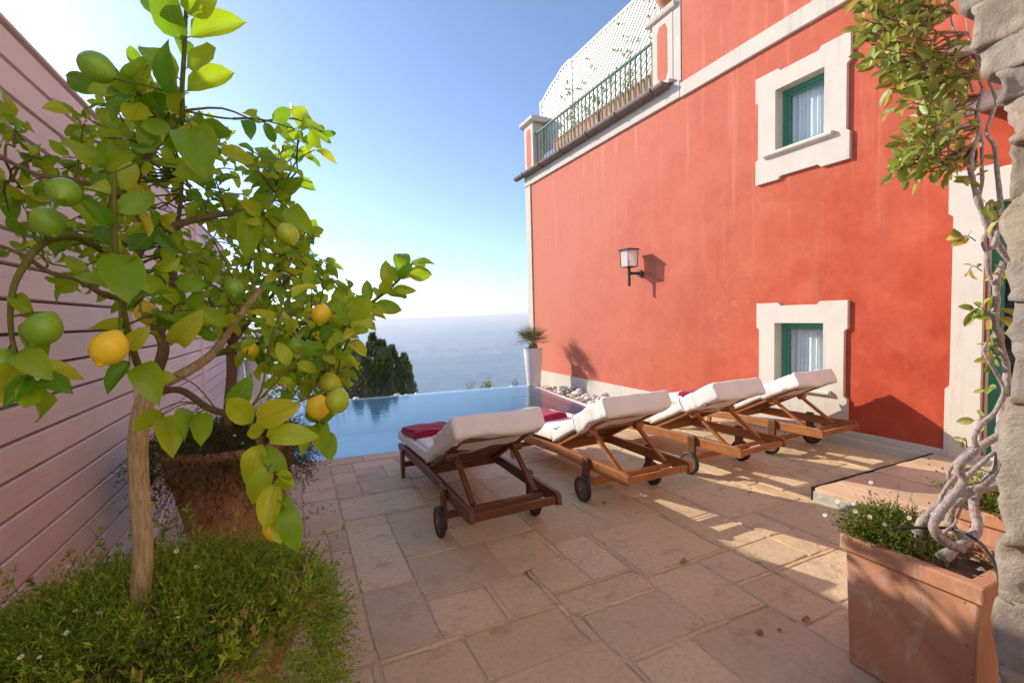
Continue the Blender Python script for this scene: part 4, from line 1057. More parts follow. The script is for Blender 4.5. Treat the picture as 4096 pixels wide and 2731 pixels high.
EM = MB().lathe([(.0035, 0), (.003, .0018), (.0003, .0026)], n=10).mesh('flower_eye'); EM.materials.append(M['eye'])
def daisy(parent, p, d, s=1.0):
    q = d.to_track_quat('Z', 'Y').to_matrix().to_4x4(); Mx = Matrix.Translation(p) @ q @ Matrix.Scale(s, 4)
    f = inst('flower', DM, Mx, parent)
    e = bpy.data.objects.new('flower_eye', EM); COL.objects.link(e); e.parent = f
def stem_curve(a, b, sag=.0): m_ = (a+b)/2+Vector((0, 0, sag)); return spline([a, m_, b], 4)

# ================================================================== LEAVES
def leaf_mesh(seed, w=.30, curl=.12, fold=.25, wave=.03, n=6):
    """unit length leaf along +Y, face up +Z, with uv"""
    rnd = random.Random(seed); mb = MB(); mb.uv = []
    cols = (-1, -.55, 0, .55, 1); ph = rnd.uniform(0, 6)
    for i in range(n+1):
        t = i/n; prof = (sin(pi*min(1, t**.95))**.60 if 0 < t < 1 else 0); hw = w*max(prof, .012)
        for c in cols:
            x = c*hw; z = abs(c)*hw*fold-curl*(t-.25)**2*1.6+wave*sin(t*9+ph+c*2)*abs(c)
            mb.v.append((x, t, z)); mb.uv.append((.5+.5*c*max(prof, .03)*.9, t))
    for i in range(n):
        for j in range(4): a = i*5+j; mb.f.append((a, a+1, a+6, a+5))
    return mb
LEAFS = [leaf_mesh(1, .29, .18, .35, .045), leaf_mesh(2, .26, .34, .5, .06), leaf_mesh(3, .32, -.12, .25, .05), leaf_mesh(4, .28, .5, .35, .04), leaf_mesh(8, .25, .15, .75, .05), leaf_mesh(9, .27, .75, .2, .07, 7), leaf_mesh(10, .22, .3, 1.1, .04)]
VLEAFS = [leaf_mesh(5, .24, .1, .5, .02, 5), leaf_mesh(6, .27, .2, .35, .02, 5), leaf_mesh(7, .22, -.1, .6, .03, 5)]
def leaf_matrix(p, d, nrm, L_):
    y = d.normalized(); x = y.cross(nrm)
    if x.length < 1e-4: x = y.cross(Vector((.3, .7, .2)))
    x.normalize(); z = x.cross(y)
    return Matrix.Translation(p) @ (Matrix((x, y, z)).transposed() * 1.0).to_4x4() @ Matrix.Scale(L_, 4)
class Foliage:
    """collects leaves; the largest in the picture become parts, the rest one mass"""
    def __init__(s): s.L = []
    def add(s, p, d, nrm, L_, big=False, shade=None): s.L.append((p.copy(), d.copy(), nrm.copy(), L_, big, shade))
    def build(s, parent, meshes, mat, nparts, rest_name, mat_rest=None, seed=1):
        rnd = random.Random(seed); sc = []
        me = [m_.mesh('leaf') for m_ in meshes]
        for m_ in me:
            m_.materials.append(mat); m_.polygons.foreach_set('use_smooth', [True]*len(m_.polygons))
        for i, (p, d, nrm, L_, big, sh) in enumerate(s.L):
            u, v, z = proj(p+d.normalized()*L_*.5)
            vis = z > .2 and -80 < u < 4176 and -80 < v < 2811
            sc.append(((L_/max(z, .2)+(5 if big else 0)) if vis else -1, i))
        sc.sort(reverse=True); top = set(i for q, i in sc[:nparts] if q > 0)
        rest = MB(); rest.uv = []; rest.rnd = []
        for i, (p, d, nrm, L_, big, sh) in enumerate(s.L):
            Mx = leaf_matrix(p, d, nrm, L_); k = rnd.randrange(len(me))
            if i in top: inst('leaf', me[k], Mx, parent)
            else:
                o = len(rest.v); m_ = meshes[k]; r = rnd.random()
                rest.v += [tuple(Mx @ Vector(v)) for v in m_.v]; rest.f += [tuple(a+o for a in f) for f in m_.f]; rest.uv += m_.uv; rest.rnd += [r]*len(m_.v)
        if rest.v: obj(rest_name, rest, mat_rest or mat, parent, smooth=True, kind='stuff')
        return len(top), len(s.L)
def rvec(rnd): 
    while True:
        v = Vector((rnd.uniform(-1, 1), rnd.uniform(-1, 1), rnd.uniform(-1, 1)))
        if .05 < v.length < 1: return v.normalized()
def inpoly(u, v, P):
    c = False; n = len(P)
    for i in range(n):
        (x1, y1), (x2, y2) = P[i], P[i-1]
        if (y1 > v) != (y2 > v) and u < (x2-x1)*(v-y1)/(y2-y1)+x1: c = not c
    return c
def leafy(fol, tw, p0, p1, rnd, size, n, tr=.0022, up=.5, droop=0.0, tocam=.0, big=False, terminal=True):
    """a twig from p0 to p1 with alternate leaves"""
    mid = (p0+p1)/2+rvec(rnd)*(p1-p0).length*.10+Vector((0, 0, .02))
    pts = spline([p0, mid, p1], 4); tw.tube(pts, radlist(tr*1.5, tr*.7, len(pts)), 5, r=rnd.random())
    N = len(pts)-1; ang = rnd.uniform(0, 6)
    for k in range(n):
        t = lerp(.25, 1.0, k/max(1, n-1)); f = t*N; i = min(int(f), N-1); q = pts[i].lerp(pts[i+1], f-i); ax = (pts[i+1]-pts[i]).normalized()
        ang += 2.4+rnd.uniform(-.4, .4)
        a = ax.cross(Vector((0, 0, 1))); a = a.normalized() if a.length > .01 else Vector((1, 0, 0)); b = ax.cross(a)
        out = a*cos(ang)+b*sin(ang); d = (ax*(.55 if k < n-1 or not terminal else 1.6)+out*.9+Vector((0, 0, -droop))).normalized()
        nrm = (Vector((0, 0, 1))*up+rvec(rnd)*.55+(CP-q).normalized()*tocam+ax*.25).normalized()
        pet = q+d*size*.10
        tw.tube([q, pet], [tr*.6, tr*.5], 4, cap=False, r=.8)
        fol.add(pet, d, nrm, size*rnd.uniform(.5, 1.3), big)
def lemon(parent, p, axis, r, mat, label=None, stalk=None):
    Mx = Matrix.Translation(p) @ axis.to_track_quat('Z', 'Y').to_matrix().to_4x4(); mb = MB()
    prof = [(.02, -1.16), (.13, -1.15), (.30, -1.05), (.62, -.80), (.86, -.48), (.985, -.1), (.99, .15), (.90, .5), (.70, .82), (.44, 1.02), (.24, 1.12), (.17, 1.22), (.12, 1.29), (.02, 1.31)]
    mb.lathe([(a*r, b*r) for a, b in prof], M=Matrix.Identity(4), n=28)
    for i, v in enumerate(mb.v):
        q = Vector(v); q *= 1+.035*noise.noise(q*30+p*10); mb.v[i] = tuple(q)
    me = mb.mesh('lemon'); me.materials.append(mat); me.polygons.foreach_set('use_smooth', [True]*len(me.polygons))
    o = inst('lemon', me, Mx, parent)
    if label: o['label'] = label
    s0 = p-axis*r*1.15
    m2 = MB(); e = stalk if stalk else s0-axis*.03; m2.tube(spline([s0, (s0+e)/2+Vector((0, 0, .004)), e], 3), .0022, 6); obj('stalk', m2, M['twig'], parent, smooth=True)
    return o
def branch(parent, pts, r0, r1, mat, n=10, name='branch', sub=5, lump=.06):
    P = spline(pts, sub); R = radlist(r0, r1, len(P)); R = [r*(1+lump*noise.noise(p*23)) for r, p in zip(R, P)]
    mb = MB(); mb.tube(P, R, n); obj(name, mb, mat, parent, smooth=True); return P
def seg_at(u, v, D): return at(u, v, D)

def big_pot(t, c, h, R, rim=.06):
    mb = MB(); mb.lathe([(.002, 0), (R*.60, 0), (R*.62, .01), (R*.635, h*.10), (R*.66, h*.13), (R*.66, h*.16), (R*.645, h*.175), (R*.78, h*.55), (R*.84, h*.68), (R*.845, h*.70), (R*.90, h*.73), (R*.90, h*.78), (R*.88, h*.80), (R*.95, h-rim)], c, 56); obj('body', mb, M['terracotta'], t, smooth=30)
    mb = MB(); mb.lathe([(R*.94, h-rim), (R*.985, h-rim+.006), (R, h-rim*.5), (R*.99, h-.008), (R*.97, h), (R*.90, h), (R*.87, h-.02), (R*.86, h-.09)], c, 56); obj('rim', mb, M['terracotta'], t, smooth=30)
    mb = MB(); mb.lathe([(.002, h-.055), (R*.5, h-.06), (R*.875, h-.07)], c, 32); obj('soil', mb, M['soil'], t)

# ------------------------------------------------------------------ LEMON TREE 1 (near) and its pot
T1 = Vector((-.475, 1.78, 0)); P1H, P1R = .565, .47
pot1 = thing('terracotta_pot', 'large terracotta pot at the lower left, mostly hidden under daisies', 'pot', (T1.x, T1.y, 0))
big_pot(pot1, (T1.x, T1.y, 0), P1H, P1R)
tree1 = thing('lemon_tree', 'near lemon tree with green and yellow lemons, filling the left side', 'lemon tree', (T1.x, T1.y, P1H-.06))
b0 = Vector((T1.x, T1.y, P1H-.08))
DT = (at(560, 2480, 1.0)-CP).dot(Fv)
Dt = (T1-CP+Vector((0, 0, .56))).dot(Fv)
trk = [b0, at(560, 2440, Dt), at(572, 2200, Dt), at(558, 1960, Dt-.01), at(552, 1780, Dt-.02), at(565, 1660, Dt-.02), at(596, 1560, Dt-.01)]
TP = branch(tree1, trk, .0275, .0255, M['bark'], 20, 'trunk', 9, .05)
fork = trk[-1]
Fol1 = Foliage(); tw1 = MB(); tw1.rnd = []
B = {}
B['A'] = branch(tree1, [fork, at(740, 1490, 1.47), at(850, 1415, 1.50), at(905, 1335, 1.52), at(975, 1237, 1.56), at(1060, 1140, 1.60), at(1150, 1060, 1.66), at(1210, 960, 1.70)], .0175, .007, M['bark'], 12)
B['B'] = branch(tree1, [fork, at(650, 1420, 1.42), at(640, 1340, 1.42), at(540, 1200, 1.40), at(515, 1120, 1.38), at(560, 1000, 1.36), at(585, 955, 1.34), at(548, 820, 1.32), at(545, 730, 1.30), at(600, 600, 1.27), at(626, 500, 1.25)], .0165, .007, M['branch'], 12)
B['C'] = branch(tree1, [at(585, 955, 1.34), at(690, 905, 1.36), at(806, 873, 1.40), at(930, 850, 1.44), at(1060, 830, 1.48), at(1130, 740, 1.52)], .012, .005, M['branch'], 10)
B['D'] = branch(tree1, [at(600, 480, 1.25), at(680, 470, 1.20), at(728, 480, 1.16), at(728, 360, 1.14), at(737, 210, 1.12), at(742, 90, 1.10), at(748, -60, 1.08)], .007, .004, M['twig'], 8)
B['E'] = branch(tree1, [at(640, 1340, 1.42), at(700, 1180, 1.48), at(690, 1000, 1.52), at(720, 830, 1.54), at(730, 700, 1.55)], .011, .005, M['branch'], 10)
B['F'] = branch(tree1, [fork, at(560, 1480, 1.30), at(510, 1330, 1.16), at(484, 1180, 1.10), at(462, 1000, 1.07), at(456, 850, 1.06), at(458, 690, 1.06)], .010, .0045, M['twig'], 8)
B['G'] = branch(tree1, [at(515, 1120, 1.38), at(420, 1010, 1.28), at(300, 950, 1.18), at(200, 960, 1.08), at(133, 1012, 1.02), at(75, 1100, .98), at(48, 1180, .96), at(42, 1290, .95), at(63, 1405, .95), at(140, 1531, .94)], .010, .0032, M['twig'], 8)
B['H'] = branch(tree1, [at(850, 1415, 1.50), at(1000, 1380, 1.56), at(1150, 1300, 1.62), at(1290, 1290, 1.66), at(1400, 1268, 1.68), at(1500, 1200, 1.70), at(1590, 1125, 1.72), at(1640, 1060, 1.73)], .012, .0035, M['twig'], 8)
B['I'] = branch(tree1, [fork+Vector((0, 0, -.01)), at(720, 1560, 1.38), at(830, 1630, 1.26), at(930, 1660, 1.14), at(1010, 1700, 1.04), at(1045, 1790, 1.0), at(1075, 1880, .98), at(1105, 1965, .97), at(1128, 2040, .96)], .011, .003, M['branch'], 9)
B['J'] = branch(tree1, [at(540, 1200, 1.40), at(420, 1180, 1.30), at(320, 1120, 1.25), at(200, 1090, 1.2), at(90, 1020, 1.15), at(-60, 960, 1.1)], .009, .004, M['branch'], 8)
B['K'] = branch(tree1, [at(548, 820, 1.32), at(430, 770, 1.26), at(300, 720, 1.22), at(160, 700, 1.18), at(20, 640, 1.14), at(-100, 600, 1.1)], .008, .0035, M['branch'], 8)
B['L'] = branch(tree1, [at(1150, 1300, 1.62), at(1230, 1400, 1.52), at(1290, 1480, 1.45), at(1330, 1540, 1.40)], .006, .003, M['twig'], 8)
allpts = [p for k in B for p in B[k][2:]]
rnd = random.Random(77)
# leaves straight on the visible shoots
def shoot(path, size, n, t0, t1, big=True, tocam=.6, up=.3):
    N = len(path)-1; ang = rnd.uniform(0, 6)
    for k in range(n):
        f = lerp(t0, t1, k/max(1, n-1))*N; i = min(int(f), N-1); q = path[i].lerp(path[i+1], f-i); ax = (path[i+1]-path[i]).normalized()
        ang += 2.5+rnd.uniform(-.3, .3); a = ax.cross(Fv).normalized(); b = ax.cross(a)
        out = a*cos(ang)+b*sin(ang)*.6; d = (ax*.65+out).normalized(); nrm = ((CP-q).normalized()*tocam+Vector((0, 0, 1))*up+rvec(rnd)*.4).normalized()
        pet = q+d*size*.12; tw1.tube([q, pet], [.0018, .0014], 4, cap=False, r=.8); Fol1.add(pet, d, nrm, size*rnd.uniform(.8, 1.15), big)
shoot(B['D'], .115, 15, .28, 1.0, tocam=.8)
shoot(B['F'], .085, 8, .35, .9, tocam=.6)
shoot(B['G'], .085, 5, .88, 1.0, tocam=.7)
shoot(B['H'], .088, 26, .42, 1.0, tocam=.6)
shoot(B['C'], .098, 13, .5, 1.0)
# the drooping spray in front, leaf by leaf
def leaf_px(u0, v0, u1, v1, D0, D1, wide=1.0, tilt=(0, 0)):
    p, q = at(u0, v0, D0), at(u1, v1, D1); d = q-p; n_ = ((CP-(p+q)/2).normalized()+Rv*tilt[0]+Uv*tilt[1]).normalized()
    Fol1.add(p, d, n_, d.length, True)
    near = min(allpts, key=lambda z: (z-p).length); tw1.tube(spline([near, near.lerp(p, .5)+Vector((0, 0, .15))*(near-p).length, p], 3), .0018, 5, cap=False, r=.8)
for a in [(1010,1690,905,1590,1.02,.98),(1020,1690,1185,1615,1.0,.99,1,(.2,.3)),(1060,1745,1210,1720,.99,.97,1,(-.2,.3)),(1040,1745,1000,1690,1.0,.96),(1045,1770,975,1950,.99,.95,1,(-.25,.1)),(1050,1790,1145,1880,.99,.98,1,(.2,.2)),(1060,1800,960,1870,1.0,1.02,1,(-.3,0)),
          (1085,1860,985,2020,.98,.95,1,(-.2,.1)),(1100,1930,1060,2115,.97,.92,1,(-.15,.1)),(1110,1890,1175,1935,.97,.95,1,(.3,.4)),(1125,2010,1190,2160,.96,.92,1,(.2,.1)),(1120,1990,1155,2010,.96,.93,1,(.1,.6)),(1105,1955,1170,1900,.97,.96,1,(.4,.2)),(1128,2040,1120,2175,.96,.94),
          (640,1640,540,1720,1.22,1.14),(650,1660,700,1770,1.2,1.14,1,(.3,.2)),(780,1640,720,1720,1.2,1.1,1,(-.4,.2)),(790,1650,810,1770,1.18,1.12,1,(.3,0)),(930,1640,980,1540,1.12,1.08),
          (1270,1690,1290,1800,1.3,1.22),(1265,1700,1200,1810,1.3,1.24,1,(-.4,0)),(1280,1720,1330,1830,1.3,1.25,1,(.5,0)),(1260,1680,1320,1640,1.3,1.25),(1265,1690,1220,1640,1.3,1.3),(700,1500,560,1530,1.15,1.1),(520,1440,420,1560,1.1,1.05,1,(-.3,.2)),(560,1450,610,1560,1.12,1.06),(500,1400,570,1330,1.1,1.08),(690,1380,760,1300,1.2,1.15),
          (130,1500,10,1600,.94,.9,1,(-.5,.2)),(140,1520,100,1640,.94,.9),(150,1525,280,1555,.94,.92,1,(.1,.6)),(115,1270,160,1400,.96,.94),(60,1180,120,1260,.97,.95),
          (500,345,560,275,1.15,1.1),(500,350,440,410,1.15,1.1,1,(-.3,.2)),(560,410,520,500,1.16,1.12,1,(-.2,.1)),(590,430,650,385,1.18,1.14),(600,470,580,560,1.18,1.14),
          (700,660,750,680,1.1,1.05),(765,510,820,690,1.12,1.04),(455,1010,520,1180,1.06,1.0,1,(.2,0)),(1010,850,985,1020,1.36,1.3),(1150,830,1220,900,1.4,1.34),(1130,760,1200,720,1.46,1.4)]:
    leaf_px(*a)
tw1.tube(spline([at(1330, 1540, 1.40), at(1290, 1600, 1.36), at(1268, 1690, 1.30)], 4), .0028, 5, r=.7)
# the body of the crown
MASS = [(-60,330),(120,430),(250,500),(400,330),(520,260),(620,300),(660,430),(780,430),(920,420),(950,500),(1040,600),(1120,520),(1220,470),(1330,540),(1340,600),(1230,660),(1200,760),(1245,880),(1240,1010),(1280,1100),(1350,1150),(1450,1230),(1380,1340),(1310,1360),(1290,1480),(1200,1430),(1050,1330),(950,1300),(800,1330),(650,1250),(480,1200),(380,1180),(250,1130),(100,1090),(-60,1050)]
LOW = [(950,1280),(1250,1300),(1400,1300),(1420,1480),(1350,1600),(1180,1560),(1050,1480),(950,1420)]
def grow(fol, tw, pts, region, n, Dr, size, rnd, nl=(4, 6), tocam=.75, reach=.28, up=.3):
    u0, u1 = min(p[0] for p in region), max(p[0] for p in region); v0, v1 = min(p[1] for p in region), max(p[1] for p in region)
    k = 0
    while k < n:
        u, v = rnd.uniform(u0, u1), rnd.uniform(v0, v1)
        if not inpoly(u, v, region): continue
        k += 1
        p = at(u, v, rnd.uniform(*Dr))
        if p.x < FX+.12: p.x = FX+.12+rnd.random()*.1
        near = min(pts, key=lambda z: (z-p).length); dd = p-near
        if dd.length > reach*2: p = near+dd.normalized()*reach*rnd.uniform(1.2, 2.0); dd = p-near
        st = p-dd.normalized()*min(dd.length, .15)
        if dd.length > .15: tw.tube(spline([near, near.lerp(st, .5)+rvec(rnd)*.02, st], 3), radlist(.0034, .0022, 7), 5, cap=False, r=rnd.random()*.5)
        leafy(fol, tw, st, p, rnd, size*rnd.uniform(.8, 1.2), rnd.randint(*nl), up=up, tocam=tocam, droop=.15)
grow(Fol1, tw1, allpts, MASS, 104, (1.12, 1.75), .062, rnd, (5, 8))
grow(Fol1, tw1, allpts, MASS, 90, (1.35, 1.95), .050, rnd, (5, 8))
grow(Fol1, tw1, allpts, LOW, 32, (1.35, 1.8), .064, rnd)
na, nb_ = Fol1.build(tree1, LEAFS, M['lemon_leaf'], 296, 'inner_foliage', M['lemon_leaf'])
obj('twigs', tw1, M['twig'], tree1, smooth=True, kind='stuff')
LR = .036
for (u, v, D, r, mat, ax, lab) in [(390, 272, 1.02, .040, 'lemon_green', (-.72, .25, .55), 'green lemon sticking up alone against the sky'), (256, 768, .98, .037, 'lemon_green', (.1, -.75, -.5), None), (190, 885, 1.03, .038, 'lemon_green', (.3, -.2, -.8), None),
        (1150, 935, 1.28, .036, 'lemon_lime', (.35, -.3, -.85), None), (175, 1313, .95, .039, 'lemon_green', (-.4, -.2, -.85), None), (438, 1388, .98, .042, 'lemon_yellow', (-.35, -.3, -.85), 'large ripe yellow lemon beside the trunk'),
        (1285, 1255, 1.40, .036, 'lemon_yellow', (-.2, -.3, -.9), None), (1190, 1392, 1.36, .036, 'lemon_green', (.2, -.2, -.9), None), (1350, 1600, 1.18, .037, 'lemon_lime', (-.3, -.3, -.9), 'speckled yellow-green lemon low over the pool'), (1272, 1625, 1.24, .038, 'lemon_yellow', (0, .2, -.95), None),
        (1320, 1532, 1.30, .036, 'lemon_lime', (.2, .2, -.9), None), (5, 1455, .96, .037, 'lemon_green', (-.4, 0, -.9), None), (1105, 2105, 1.04, .036, 'lemon_yellow', (.2, 0, -.95), None), (585, 1250, 1.28, .034, 'lemon_yellow', (0, 0, -1), None), (540, 850, 1.42, .034, 'lemon_lime', (0, -.3, -1), None), (935, 1150, 1.3, .03, 'lemon_green', (0, -.5, -.8), None), (1000, 1400, 1.5, .033, 'lemon_yellow', (0, 0, -1), None)]:
    r *= .80; p = at(u, v, D); A = Vector(ax).normalized(); near = min(allpts, key=lambda z: (z-(p-A*r*1.3)).length)
    st = p-A*r*1.2; e = near if (near-st).length < .16 else st+(near-st).normalized()*.16
    lemon(tree1, p, A, r, M[mat], lab, e)

# daisies over the near pot
da1 = thing('daisy_plant', 'green mat of small daisies spilling over the near pot around the trunk', 'daisies', (T1.x, T1.y, P1H-.05))
def pos1(rnd):
    a = rnd.uniform(0, 2*pi); k = rnd.random()
    if k < .50:
        r = P1R*1.02*sqrt(rnd.random()); p = Vector((T1.x+r*cos(a), T1.y+r*sin(a), P1H-.02+.075*(1-(r/P1R)**2)+.02*noise.noise(Vector((r*cos(a)*7, r*sin(a)*7, 0)))))
        d = Vector((cos(a)*r/P1R*.9+rnd.uniform(-.5, .5), sin(a)*r/P1R*.9+rnd.uniform(-.5, .5), .55)).normalized()
    else:
        r = P1R*rnd.uniform(1.0, 1.16); z = P1H-.01-abs(rnd.gauss(0, .23))*(1.0 if sin(a) < .3 else .7)
        p = Vector((T1.x+r*cos(a), T1.y+r*sin(a), max(z, .05))); d = Vector((cos(a)*.9+rnd.uniform(-.4, .4), sin(a)*.9+rnd.uniform(-.4, .4), rnd.uniform(-.9, .35))).normalized()
    p.x = max(p.x, FX+.03)
    return p, d
herb_mass(da1, 'foliage', 0, pos1, M['herb'], 8200, 4, 10, (.04, .12), .0021, .0155)
def pos1b(rnd):
    a = rnd.uniform(-.3*pi, .55*pi); a = rnd.uniform(0, 2*pi) if rnd.random() < .5 else a; r = P1R*rnd.uniform(.8, 1.05)
    p = Vector((T1.x+r*cos(a), T1.y+r*sin(a), P1H+.03)); p.x = max(p.x, FX+.04); return p, Vector((cos(a)*.4+rnd.uniform(-.4, .4), sin(a)*.4+rnd.uniform(-.4, .4), 1)).normalized()
herb_mass(da1, 'tall_sprigs', 0, pos1b, M['herb'], 90, 14, 16, (.12, .22), .0040, .020)
rnd = random.Random(31); stm = MB(); stm.rnd = []
for k in range(15):
    a = rnd.uniform(0, 2*pi); r = P1R*rnd.uniform(.2, 1.2); z = P1H+.07*(1-(r/P1R)**2)+rnd.uniform(.05, .13)-(max(0, r/P1R-1)*.6); p = Vector((T1.x+r*cos(a), T1.y+r*sin(a), z))
    if p.x < FX+.05: continue
    d = (Vector((0, 0, 1))+rvec(rnd)*.6+(CP-p).normalized()*.5).normalized(); b_ = p+Vector((-cos(a)*.02, -sin(a)*.02, -.13)); stm.tube(spline([b_, (b_+p)/2+rvec(rnd)*.008, p], 3), .0009, 4, cap=False, r=.7); daisy(da1, p, d, rnd.uniform(.6, .9))
obj('flower_stems', stm, M['herb'], da1, kind='stuff')

# ------------------------------------------------------------------ LEMON TREE 2 (behind) and its pot
T2 = Vector((-.41, 3.52, 0)); P2H, P2R = .755, .405
pot2 = thing('terracotta_pot', 'large round terracotta pot with trailing daisies standing behind the near tree', 'pot', (T2.x, T2.y, 0))
big_pot(pot2, (T2.x, T2.y, 0), P2H, P2R)
tree2 = thing('lemon_tree', 'second lemon tree rising from the round pot behind, paler leaves', 'lemon tree', (T2.x, T2.y, P2H-.06))
D2 = (T2+Vector((0, 0, .9))-CP).dot(Fv)
t2 = [Vector((T2.x, T2.y, P2H-.08)), at(905, 1740, D2), at(920, 1600, D2), at(928, 1480, D2), at(925, 1380, D2)]
branch(tree2, t2, .036, .030, M['branch'], 16, 'trunk', 5, .10)
f2 = t2[-1]; C2 = {}
C2[0] = branch(tree2, [f2, at(1000, 1280, D2+.05), at(1090, 1180, D2+.02), at(1180, 1080, D2-.05), at(1230, 980, D2-.1)], .018, .006, M['branch'], 8)
C2[1] = branch(tree2, [f2, at(860, 1260, D2+.1), at(820, 1100, D2+.15), at(850, 960, D2+.1)], .016, .006, M['branch'], 8)
C2[2] = branch(tree2, [f2, at(960, 1200, D2-.15), at(1000, 1050, D2-.25), at(1020, 940, D2-.3)], .015, .005, M['branch'], 8)
C2[3] = branch(tree2, [at(1000, 1280, D2+.05), at(1120, 1300, D2-.05), at(1240, 1330, D2-.15), at(1360, 1340, D2-.2), at(1450, 1300, D2-.2)], .010, .004, M['branch'], 8)
C2[4] = branch(tree2, [at(1120, 1300, D2-.05), at(1160, 1400, D2-.1), at(1180, 1500, D2-.12)], .007, .003, M['branch'], 8)
Fol2 = Foliage(); tw2 = MB(); tw2.rnd = []; rnd = random.Random(6); p2 = [p for k in C2 for p in C2[k][1:]]
REG2 = [(780,960),(900,900),(1050,880),(1180,860),(1260,960),(1330,1080),(1450,1180),(1540,1200),(1500,1290),(1420,1330),(1380,1440),(1270,1520),(1130,1500),(1080,1430),(1000,1340),(900,1320),(800,1280),(760,1120)]
grow(Fol2, tw2, p2, REG2, 120, (D2-.45, D2+.35), .078, rnd, (4, 7), .7, .4, .3)
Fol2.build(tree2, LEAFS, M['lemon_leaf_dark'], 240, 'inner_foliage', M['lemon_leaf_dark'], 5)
obj('twigs', tw2, M['twig'], tree2, smooth=True, kind='stuff')
for (u, v, D) in [(1128, 1520, D2-.1), (1000, 1395, D2-.1), (1205, 1430, D2-.2)]:
    p = at(u, v, D); st = p+Vector((0, 0, .045)); near = min(p2, key=lambda z: (z-st).length); lemon(tree2, p, Vector((.1, -.1, -1)).normalized(), .036, M['lemon_yellow'], None, st+(near-st).normalized()*min(.14, (near-st).length))
da2 = thing('daisy_plant', 'dark trailing daisies hanging over the rim of the pot behind', 'daisies', (T2.x, T2.y, P2H-.05))
def pos2(rnd):
    a = rnd.uniform(0, 2*pi); k = rnd.random()
    if k < .45:
        r = P2R*sqrt(rnd.random()); p = Vector((T2.x+r*cos(a), T2.y+r*sin(a), P2H-.02+.05*(1-(r/P2R)**2))); d = Vector((rnd.uniform(-.6, .6)+cos(a)*.4, rnd.uniform(-.6, .6)+sin(a)*.4, .6)).normalized()
    else:
        z = P2H+.01-abs(rnd.gauss(0, .15))*(1.0+.8*noise.noise(Vector((a*2.2, 4, 0)))); r = P2R*rnd.uniform(.98, 1.12)*(1 if z > P2H*.8 else .93)
        p = Vector((T2.x+r*cos(a), T2.y+r*sin(a), z)); d = Vector((cos(a)*.8+rnd.uniform(-.5, .5), sin(a)*.8+rnd.uniform(-.5, .5), rnd.uniform(-1.1, .1))).normalized()
    return p, d
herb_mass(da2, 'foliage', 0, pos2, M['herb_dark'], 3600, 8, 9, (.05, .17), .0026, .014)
rnd = random.Random(41)
for k in range(9):
    a = rnd.uniform(pi, 2*pi); r = P2R*rnd.uniform(.6, 1.15); daisy(da2, Vector((T2.x+r*cos(a), T2.y+r*sin(a), P2H+.08-max(0, r/P2R-.9)*.5)), (Vector((0, 0, 1))+(CP-T2).normalized()).normalized(), 1.1)

# ================================================================== RIGHT: BOX PLANTERS, VINE, STONE PILLAR
def box_planter(x0, x1, y0, y1, h, label):
    t = thing('box_planter', label, 'planter', ((x0+x1)/2, (y0+y1)/2, 0), 'square terracotta planters by the pillar')
    wth = .035; b = .0
    mb = MB(); e = .012
    mb.add([(x0+e, y0+e, 0), (x1-e, y0+e, 0), (x1-e, y1-e, 0), (x0+e, y1-e, 0), (x0, y0, h-.06), (x1, y0, h-.06), (x1, y1, h-.06), (x0, y1, h-.06)], [(0,3,2,1),(0,1,5,4),(1,2,6,5),(2,3,7,6),(3,0,4,7)]); obj('body', mb, M['terracotta'], t, bevel=.008, seg=2)
    o = .016; a0, a1, c0, c1 = x0-o, x1+o, y0-o, y1+o
    mb = MB(); i0, i1, j0, j1 = x0+wth, x1-wth, y0+wth, y1-wth
    V = [(a0,c0,h-.062),(a1,c0,h-.062),(a1,c1,h-.062),(a0,c1,h-.062),(a0,c0,h),(a1,c0,h),(a1,c1,h),(a0,c1,h),(i0,j0,h),(i1,j0,h),(i1,j1,h),(i0,j1,h),(i0,j0,h-.1),(i1,j0,h-.1),(i1,j1,h-.1),(i0,j1,h-.1)]
    F = [(0,3,2,1)]+[(i, (i+1) % 4, 4+(i+1) % 4, 4+i) for i in range(4)]+[(4+i, 4+(i+1) % 4, 8+(i+1) % 4, 8+i) for i in range(4)]+[(8+i, 8+(i+1) % 4, 12+(i+1) % 4, 12+i) for i in range(4)]
    mb.add(V, F); obj('rim', mb, M['terracotta'], t, bevel=.007, seg=2)
    mb = MB(); n = 14
    for j in range(n+1):
        for i in range(n+1): x, y = lerp(i0, i1, i/n), lerp(j0, j1, j/n); mb.v.append((x, y, h-.05+.02*noise.noise(Vector((x*14, y*14, 1)))))
    for j in range(n):
        for i in range(n): mb.f.append((j*(n+1)+i, j*(n+1)+i+1, (j+1)*(n+1)+i+1, (j+1)*(n+1)+i))
    obj('soil', mb, M['soil'], t, smooth=True); return t
PX0, PX1, PY0, PY1, PH = 2.05, 2.42, .728, 1.152, .552
pl1 = box_planter(PX0, PX1, PY0, PY1, PH, 'square terracotta box planter at the lower right holding the grey climber')
pl2 = box_planter(2.82, 3.25, .62, 1.09, .55, 'second terracotta box planter half hidden behind the stone pillar')
rnd = random.Random(3)
for k in range(26):                                    # grit and bits on the soil
    o = inst('soil_chip', rnd.choice(pm), Matrix.Translation((rnd.uniform(PX0+.06, PX1-.06), rnd.uniform(PY0+.05, PY1-.2), PH-.035)) @ Matrix.Rotation(rnd.uniform(0, 6), 4, 'Z') @ Matrix.Diagonal((.012*rnd.uniform(.6, 1.6), .008, .005, 1)), pl1, M['dryleaf'] if k % 3 else M['pebble'])
da3 = thing('daisy_plant', 'sunlit tuft of daisies in the box planter corner', 'daisies', (2.15, 1.06, PH))
